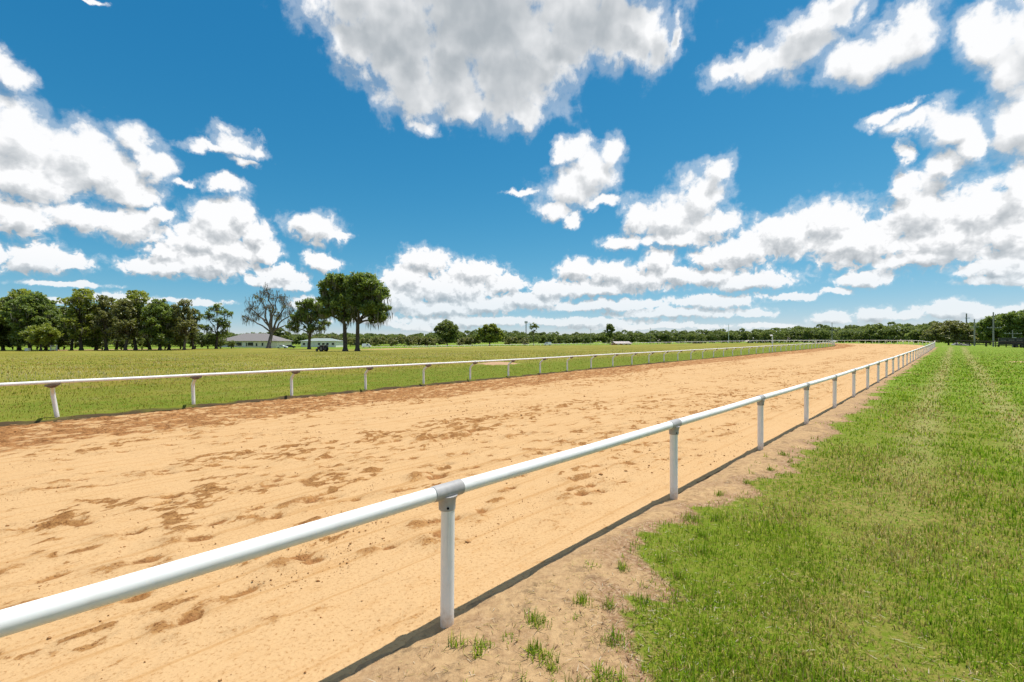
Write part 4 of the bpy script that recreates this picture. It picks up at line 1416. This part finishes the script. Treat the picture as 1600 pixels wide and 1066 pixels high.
utility_pole(923, 330, 514, "thin pole beside the wood near the red barn", ((0.95, 0.6, 0),))
utility_pole(1016, 310, 512, "thin grey pole with short crossarm between the red barn and the striped pole", ((0.93, 0.5, 0),))
utility_pole(1138.5, 300, 507, "tall pale plain pole standing before the wood past the red barn", (), 0.2, mat=M_TRIM)
utility_pole(1300, 205, 504, "pale pole with a wide crossarm just beyond the rail on the turn", ((0.62, 1.6, 0),), 0.16)
utility_pole(1510, 178, 490, "thick grey pole rising from behind the olive-green tree", ((0.86, 0.9, 0),), 0.28)
utility_pole(1522.5, 150, 499, "plain grey pole between the olive-green tree and the board fence", ((0.72, 1.1, 0),), 0.22)
utility_pole(1552, 128, 488, "tallest grey pole with a long crossarm beside the board fence", ((0.55, 2.0, 0),), 0.20)
utility_pole(1582, 126, 516, "short pole with a wide crossarm and a white lamp by the black trailer", ((0.80, 2.4, 0),), 0.12, lamp=True)


def mast(px, d, top_y):
    x = d * (px - 800) / 711
    g = ground_at(x, d)
    H = (533 - top_y) / 711 * d + CAM_H - g
    root = empty("radio_mast", (x, d, g))
    tag(root, "slim lattice radio mast rising above the wood by the slender dark tree", "mast")
    sh = Shape()
    c = [(0.9 * math.cos(a), 0.9 * math.sin(a)) for a in (0.5, 2.6, 4.7)]
    for k in c:
        sh.tube([(k[0], k[1], 0), (k[0] * .4, k[1] * .4, H)], 0.11, 5)
    n = 14
    for i in range(n):
        f0, f1 = 1 - .6 * i / n, 1 - .6 * (i + 1) / n
        for j in range(3):
            a, b = c[j], c[(j + 1) % 3]
            sh.tube([(a[0] * f0, a[1] * f0, H * i / n), (b[0] * f1, b[1] * f1, H * (i + 1) / n)], 0.06, 4)
    link("lattice", sh.mesh("lattice", M_POLE), root)
    sh = Shape()
    for j in range(3):
        for t in (-0.8, 0, 0.8):
            a = 0.5 + 2.1 * j
            sh.box((1.0 * math.cos(a) - t * math.sin(a), 1.0 * math.sin(a) + t * math.cos(a), H - 1.0), (0.3, 0.3, 2.0), a)
    link("antenna", sh.mesh("antenna", M_TRIM), root)


mast(822, 430, 502)


def marker_pole(px, d, top_y, label, bands=0):
    x = d * (px - 800) / 711
    g = ground_at(x, d)
    H = (533 - top_y) / 711 * d + CAM_H - g
    root = empty("marker_pole", (x, d, g))
    tag(root, label, "pole")
    r = 0.055
    if bands == 0:
        link("shaft", Shape().tube([(0, 0, -0.3), (0, 0, H - 0.04), (0, 0, H)], [r, r, r * 0.6], 12).mesh("shaft", M_WHITE, True, 40), root)
        link("base_collar", Shape().tube([(0, 0, -0.05), (0, 0, 0.14)], r * 1.6, 12).mesh("base_collar", M_WHITE), root)
    else:
        for i in range(bands):
            z0, z1 = H * i / bands, H * (i + 1) / bands
            link("band", Shape().tube([(0, 0, z0), (0, 0, z1)], r * 1.5, 10).mesh("band", M_WHITE if i % 2 == 0 else M_CARBLACK), root)
        link("ball_top", Shape().tube([(0, 0, H), (0, 0, H + .12), (0, 0, H + .26), (0, 0, H + .36)], [.08, .2, .2, .06], 10).mesh("ball_top", M_WHITE, True, 60), root)


marker_pole(1206.8, 69.0, 526, "tall plain white marker pole standing among the goosenecked posts")
marker_pole(1177, 196, 528.5, "black and white banded marker pole on the far side of the track", 5)


def board_fence():
    pts = [(1494, 124), (1515, 121), (1540, 117), (1572, 112), (1600, 108), (1640, 104), (1690, 100)]
    P = [np.array((d * (px - 800) / 711, d)) for px, d in pts]
    root = empty("board_fence", (*P[0], ground_at(*P[0])))
    tag(root, "dark brown three-board fence at the foot of the grass rise below the poles", "fence")
    o = np.array(root.location)
    path = []
    for a, b in zip(P[:-1], P[1:]):
        n = max(int(np.linalg.norm(b - a) / 2.5), 1)
        path += [a + (b - a) * i / n for i in range(n)]
    path.append(P[-1])
    post = Shape().box((0, 0, 0.55), (0.14, 0.14, 1.9)).mesh("post", M_DARKWOOD)
    Z = [ground_at(*p) for p in path]
    for p, z in zip(path, Z):
        link("post", post, root, (p[0] - o[0], p[1] - o[1], z - o[2]))
    for i in range(len(path) - 1):
        a, b = path[i], path[i + 1]
        ang = math.atan2(*(b - a)[::-1])
        L = float(np.linalg.norm(b - a))
        for h in (0.45, 0.9, 1.35):
            sh = Shape()
            nrm = np.array((math.sin(ang), -math.cos(ang))) * 0.095
            sh.tube([(a[0] - o[0] + nrm[0], a[1] - o[1] + nrm[1], Z[i] + h - o[2]), (b[0] - o[0] + nrm[0], b[1] - o[1] + nrm[1], Z[i + 1] + h - o[2])], 0.09, 4)
            link("board", sh.mesh("board", M_DARKWOOD), root)


board_fence()


def trailer():
    d = 116.0
    x = d * (1592 - 800) / 711
    root = empty("stock_trailer", (x, d, ground_at(x, d)), -0.75)
    tag(root, "long low black stock trailer behind the board fence under the lamp pole", "trailer")
    link("body", Shape().box((0, 0, 1.55), (7.2, 2.2, 1.7)).mesh("body", M_CARBLACK), root)
    link("roof", Shape().box((0, 0, 2.45), (7.3, 2.3, 0.10)).mesh("roof", M_METAL), root)
    link("drawbar", Shape().box((-4.3, 0, 0.65), (1.6, 0.2, 0.14)).mesh("drawbar", M_METAL), root)
    for k in range(5):
        link("slat_gap", Shape().box((-2.8 + 1.4 * k, -1.11, 1.9), (1.0, 0.04, 0.22)).mesh("slat_gap", M_METAL), root)
    for sy in (-1, 1):
        for xx in (-0.5, 0.5):
            t, rm = Shape(), Shape()
            wheel(t, rm, (0, 0, 0), 0.38, 0.22)
            o = link("wheel", t.mesh("wheel", M_TYRE, True, 50), root, (xx, sy * 1.0, 0.38), (0, 0, math.pi / 2))
            link("rim", rm.mesh("rim", M_METAL), o)


trailer()

M_ROCK = plain("pale_rock", (0.42, 0.40, 0.37), (0.26, 0.245, 0.225), 2.0, 0.9, 0.2)


def boulder(seed, px, d, r, label, group):
    rng = np.random.default_rng(seed)
    x = d * (px - 800) / 711
    n, m = 12, 8
    vs = []
    for i in range(m + 1):
        th = math.pi * i / m
        for j in range(n):
            ph = 2 * math.pi * j / n
            k = np.array((math.sin(th) * math.cos(ph), math.sin(th) * math.sin(ph), math.cos(th)))
            q = 1 + 0.28 * math.sin(3 * k[0] + seed) * math.cos(2.6 * k[1] - seed) + 0.18 * math.sin(5 * k[2] + 2 * k[0] + seed * 2) + (rng.normal(0, 0.03) if 0 < i < m else 0)
            vs.append(k * q * (r * 1.3, r, r * 0.75))
    sh = Shape().add(vs, [(i * n + j, (i + 1) * n + j, (i + 1) * n + (j + 1) % n, i * n + (j + 1) % n) for i in range(m) for j in range(n)])
    o = link("boulder", sh.mesh("boulder", M_ROCK), None, (x, d, ground_at(x, d) + r * 0.35), (0, 0, seed))
    tag(o, label, "rock", group)


for i, (px, d, r) in enumerate(((1493, 127, .6), (1497, 126, .45), (1501, 127, .55), (1505, 126, .5), (1510, 126, .6), (1514, 125, .42))):
    boulder(11 + i, px, d, r, "pale grey boulder in the row at the end of the board fence", "boulders by the board fence")


def white_gate(px, d, w, label):
    x = d * (px - 800) / 711
    root = empty("white_gate", (x, d, ground_at(x, d)))
    tag(root, label, "gate")
    for sx in (-1, 1):
        link("gatepost", Shape().box((sx * w / 2, 0, 0.7), (0.22, 0.22, 1.8)).mesh("gatepost", M_WHITE), root)
    for z in (0.35, 0.7, 1.05, 1.4):
        link("bar", Shape().box((0, -0.13, z), (w, 0.06, 0.16)).mesh("bar", M_WHITE), root)


white_gate(84, 127.0, 1.7, "white barred gate standing at the foot of the grove oaks")


def trough():
    d = 127.5
    x = d * (43.5 - 800) / 711
    root = empty("water_trough", (x, d, ground_at(x, d)))
    tag(root, "small white water trough on the grass in front of the grove", "trough")
    sh = Shape()
    for sx in (-1, 1):
        sh.box((sx * 0.46, 0, 0.45), (0.08, 0.7, 0.8))
    for sy in (-1, 1):
        sh.box((0, sy * 0.31, 0.45), (0.84, 0.08, 0.8))
    sh.box((0, 0, 0.16), (0.84, 0.54, 0.08))
    link("tub", sh.mesh("tub", M_WHITE), root)
    link("water", Shape().box((0, 0, 0.70), (0.83, 0.53, 0.02)).mesh("water", M_PANE), root)


trough()


# ------------------------------------------------------------------ grass
M_BLADE = blade_material("grass_blade")
GREENS = np.array(((0.155, 0.272, 0.014), (0.208, 0.318, 0.020), (0.280, 0.340, 0.030), (0.100, 0.200, 0.012), (0.355, 0.365, 0.055)))
STRAWS = np.array(((0.42, 0.34, 0.12), (0.32, 0.24, 0.08), (0.50, 0.42, 0.19)))


def blades(x, y, z, h, wd, col, rng, lean=0.55):
    n = len(x)
    a = rng.uniform(0, 2 * math.pi, n)
    t = np.abs(rng.normal(0, lean, n))
    side = np.stack((-np.sin(a), np.cos(a), np.zeros(n)), -1) * (wd / 2)[:, None]
    out = np.stack((np.cos(a), np.sin(a), np.zeros(n)), -1)
    p = np.stack((x, y, z), -1)
    mid = p + out * (h * 0.5 * np.sin(t * 0.6))[:, None] + np.array((0, 0, 1.0)) * (h * 0.55 * np.cos(t * 0.6))[:, None]
    tip = p + out * (h * np.sin(t))[:, None] + np.array((0, 0, 1.0)) * (h * np.cos(t))[:, None]
    v = np.stack((p - side, p + side, mid + side * 0.75, mid - side * 0.75, tip), 1).reshape(-1, 3)
    i = np.arange(n)[:, None] * 5
    f = np.concatenate((i + np.array((0, 1, 2)), i + np.array((0, 2, 3)), i + np.array((3, 2, 4))), 0)
    return v, f, np.repeat(col, 5, 0)


def scatter(n, rng, r0, r1, a0, a1):
    """more blades where one stands closer: even in the logarithm of the distance"""
    r = np.exp(rng.uniform(math.log(r0), math.log(r1), n))
    a = np.radians(rng.uniform(a0, a1, n))
    return r * np.sin(a), r * np.cos(a), r


def hues(n, rng, straw, tone):
    c = GREENS[rng.choice(5, n, p=(0.30, 0.28, 0.20, 0.14, 0.08))]
    c = c * (0.8 + 0.45 * tone)[:, None]
    m = rng.random(n) < straw
    c[m] = STRAWS[rng.choice(3, m.sum())]
    return c * rng.uniform(0.62, 1.45, (n, 1))


def verge_grass():
    rng = np.random.default_rng(21)
    x, y, r = scatter(680000, rng, 2.3, 130, -28, 84)
    # turf right around and behind the viewpoint, evenly thick
    nx, ny = rng.uniform(-3.5, 6.5, 190000), rng.uniform(-3.5, 3.0, 190000)
    nr = np.hypot(nx, ny)
    na = np.degrees(np.arctan2(nx, ny))
    fill = (nr < 2.3) | (na < -28) | (na > 84)
    x, y, r = (np.concatenate(q) for q in ((x, nx[fill]), (y, ny[fill]), (r, np.maximum(nr[fill], 2.3))))
    s, w = sw(x, y)
    out = W_OUT - w
    e = bank_edge(s)
    clump = fbm(x * 2.2, y * 2.2, 71, 3)
    sprig = (out > 0.25) & (fbm(x * 5.0, y * 5.0, 77, 3) + 0.35 * (out - 0.3) > 0.75)
    keep = (out > e - 0.12 + 0.5 * (clump - 0.5)) | sprig
    thin = np.maximum(sstep(out - e, -0.15, 0.7), 0.35 * sprig)
    worn = sstep(fbm(x * 1.1, y * 1.1, 73, 4, 0.6), 0.62, 0.74)
    keep &= rng.random(len(x)) < (0.25 + 0.75 * thin) * (0.55 + 0.75 * clump) * (1 - 0.45 * worn)
    x, y, r, s, out, clump, worn = (q[keep] for q in (x, y, r, s, out, clump, worn))
    n = len(x)
    tone = fbm(x * 0.5, y * 0.5, 75, 3)
    h = (0.032 + 0.075 * clump ** 1.5) * rng.uniform(0.5, 1.35, n) * (1 + 0.012 * np.minimum(r, 40)) * (1 - 0.4 * worn) * (1 - 0.85 * sstep(r, 35, 125))
    wd = 0.0052 * rng.uniform(0.55, 1.6, n) * np.maximum(1, r / 5.0)
    wob = 0.25 * (fbm(s * 0.08, s * 0, 41, 2) - 0.5)
    tr = np.exp(-((out - 2.2 - wob) / 0.35) ** 2) + np.exp(-((out - 3.9 - wob) / 0.35) ** 2)
    col = hues(n, rng, np.clip(0.02 + 0.22 * worn + 0.28 * tr + 0.42 * sstep(fbm(x * 0.9, y * 0.9, 79, 4), 0.46, 0.66), 0, 0.6), tone) * np.array((1.06, 1.04, 0.95))
    v, f, c = blades(x, y, ground_z(x, y) - 0.004, h, wd, col, rng, 0.95)
    o = link("grass", mesh_np("grass", v, f, M_BLADE, colors={"hue": c}))
    tag(o, "mown green grass of the verge outside the rail", "grass", kind="stuff")


def infield_grass():
    rng = np.random.default_rng(22)
    x, y, r = scatter(230000, rng, 13, 150, -62, 44)
    s, w = sw(x, y)
    a = w - w_in(s)
    keep = (a > 0.02) & (in_track(x, y)[2] < -0.02)
    tuft = fbm(x * 0.7, y * 0.7, 81, 4, 0.6)
    keep &= rng.random(len(x)) < 0.35 + 0.9 * tuft
    x, y, r, a, tuft = (q[keep] for q in (x, y, r, a, tuft))
    n = len(x)
    rough = sstep(a, 5, 14)
    h = (0.06 + 0.10 * rough * tuft) * rng.uniform(0.5, 1.5, n) * (1 - 0.85 * sstep(r, 45, 145))
    wd = 0.010 * rng.uniform(0.7, 1.4, n) * np.maximum(1, r / 16)
    tone = fbm(x * 0.2, y * 0.2, 83, 3)
    brown = sstep(fbm(x * 0.22, y * 0.22, 85, 4), 0.42, 0.60)
    col = hues(n, rng, 0.10 + 0.42 * brown * (0.45 + 0.55 * rough), tone) * (np.array((0.82, 0.62, 0.6)) + 0.16 * rough[:, None])
    seed = (rng.random(n) < 0.30 * rough * sstep(fbm(x * 0.12, y * 0.30, 87, 3), 0.50, 0.64))
    col[seed] = np.array((0.56, 0.50, 0.26)) * rng.uniform(0.8, 1.15, (seed.sum(), 1))
    h[seed] *= 1.7
    v, f, c = blades(x, y, ground_z(x, y) - 0.005, h, wd, col, rng, 0.95)
    o = link("grass", mesh_np("grass", v, f, M_BLADE, colors={"hue": c}))
    tag(o, "rough green and straw-coloured pasture grass of the infield", "grass", kind="stuff")


def tufts():
    """small weed tufts on the bare bank, each one a plant"""
    rng = np.random.default_rng(23)
    spots = [(2.55, 0.52, 1.0), (2.98, 0.62, 0.8), (3.35, 0.93, .7), (4.1, 0.75, .8), (5.25, 0.55, 1.35), (5.5, 0.72, 1.1), (6.4, 0.45, .7), (1.9, 0.95, .8), (1.55, 1.05, 1.1), (1.2, 1.3, 1.2), (1.75, 1.3, .9), (2.75, 1.05, 1.0), (2.3, .72, .6), (3.1, .78, .6), (4.5, .95, 1.1), (4.9, .8, .8), (7.2, .55, .7), (9.4, .5, .9), (3.9, .98, .9), (2.2, 1.15, .9), (3.7, .55, .6), (8.2, .6, .8)]
    for i, (s, o, sc) in enumerate(spots):
        x, y = xy(s, W_OUT - o)
        n = int(110 * sc)
        dx, dy = (np.clip(rng.normal(0, 0.045, n), -0.1, 0.1) * sc for _ in range(2))
        gx, gy = x + dx, y + dy
        z0 = ground_at(x, y)
        gz = ground_z(gx, gy) - z0 - 0.004
        h = rng.uniform(0.03, 0.11, n) * (0.7 + 0.4 * sc)
        v, f, c = blades(dx, dy, gz, h, np.full(n, 0.0055) * rng.uniform(0.6, 1.3, n), hues(n, rng, 0.1, np.full(n, 0.5)), rng, 0.75)
        ob = link("grass_tuft", mesh_np("grass_tuft", v, f, M_BLADE, colors={"hue": c}), None, (x, y, z0))
        tag(ob, "small green weed tuft sprouting from the bare sandy bank", "plant", "weed tufts on the sandy bank")


def bank_litter():
    """dead stems and clippings lying on the bank and in the turf"""
    rng = np.random.default_rng(24)
    x, y, r = scatter(140000, rng, 1.0, 26, -60, 80)
    r = np.maximum(r, 2.3)
    s, w = sw(x, y)
    out = W_OUT - w
    e = bank_edge(s)
    pr = np.exp(-((out - e) / 0.40) ** 2) + 0.30 * (out > e) + 0.22
    keep = (out > 0.12) & (rng.random(len(x)) < pr)
    x, y, r = x[keep], y[keep], r[keep]
    n = len(x)
    col = np.concatenate((STRAWS, ((0.36, 0.22, 0.12), (0.14, 0.08, 0.045), (0.60, 0.52, 0.38))))[rng.choice(6, n)]
    v, f, c = blades(x, y, ground_z(x, y) + 0.003, rng.uniform(0.02, 0.07, n), 0.005 * rng.uniform(0.6, 1.5, n) * np.maximum(1, r / 6), col, rng, 0.1)
    # lay them down: swap height for reach
    v = v.reshape(-1, 5, 3)
    base = v[:, :1].copy()
    hgt = v[:, :, 2] - base[:, :, 2]
    a = rng.uniform(0, 2 * math.pi, (n, 1))
    v[:, :, 0] += hgt * np.cos(a)
    v[:, :, 1] += hgt * np.sin(a)
    v[:, :, 2] = base[:, :, 2] + 0.004 + 0.12 * hgt
    o = link("litter", mesh_np("litter", v.reshape(-1, 3), f, M_BLADE, colors={"hue": c}))
    tag(o, "dry grass clippings and dead stems strewn over the bank", "litter", kind="stuff")


def clods():
    """crumbs and clods of thrown dirt on the track"""
    rng = np.random.default_rng(25)
    n = 60000
    r = np.exp(rng.uniform(math.log(2.2), math.log(45), n))
    a = np.radians(rng.uniform(-75, 48, n))
    x, y = r * np.sin(a), r * np.cos(a)
    s, w = sw(x, y)
    A, B = w - W_OUT, w_in(s) - w
    dens = 0.05 + sstep(fbm(s * 0.5, w * 1.3, 91, 4, 0.6), 0.5, 0.68) + 1.2 * sstep(3.0 - B, -0.5, 1.0)
    keep = (A > 0.15) & (B > 0.1) & (rng.random(n) < dens) & (s < 60)
    x, y, r = x[keep], y[keep], r[keep]
    n = len(x)
    size = 0.0042 * np.exp(rng.normal(0, 0.55, n)) * np.maximum(1, r / 6) ** 0.7
    octa = np.array(((1, 0, 0), (0, 1, 0), (-1, 0, 0), (0, -1, 0), (0, 0, .8), (0, 0, -.5)))
    v = octa[None] * size[:, None, None] * rng.uniform(0.6, 1.4, (n, 6, 1))
    z = land(x, y) + 0.004
    v = v + np.stack((x, y, z), -1)[:, None]
    tri = np.array(((0, 1, 4), (1, 2, 4), (2, 3, 4), (3, 0, 4), (1, 0, 5), (2, 1, 5), (3, 2, 5), (0, 3, 5)))
    f = (np.arange(n)[:, None, None] * 6 + tri[None]).reshape(-1, 3)
    m = plain("dirt_clod", (0.30, 0.14, 0.05), (0.46, 0.25, 0.10), 30.0, 0.95, 0.1)
    o = link("dirt_crumbs", mesh_np("dirt_crumbs", v.reshape(-1, 3), f, m))
    tag(o, "crumbs of thrown orange dirt scattered over the track", "dirt", kind="stuff")


verge_grass()
infield_grass()
tufts()
bank_litter()
clods()
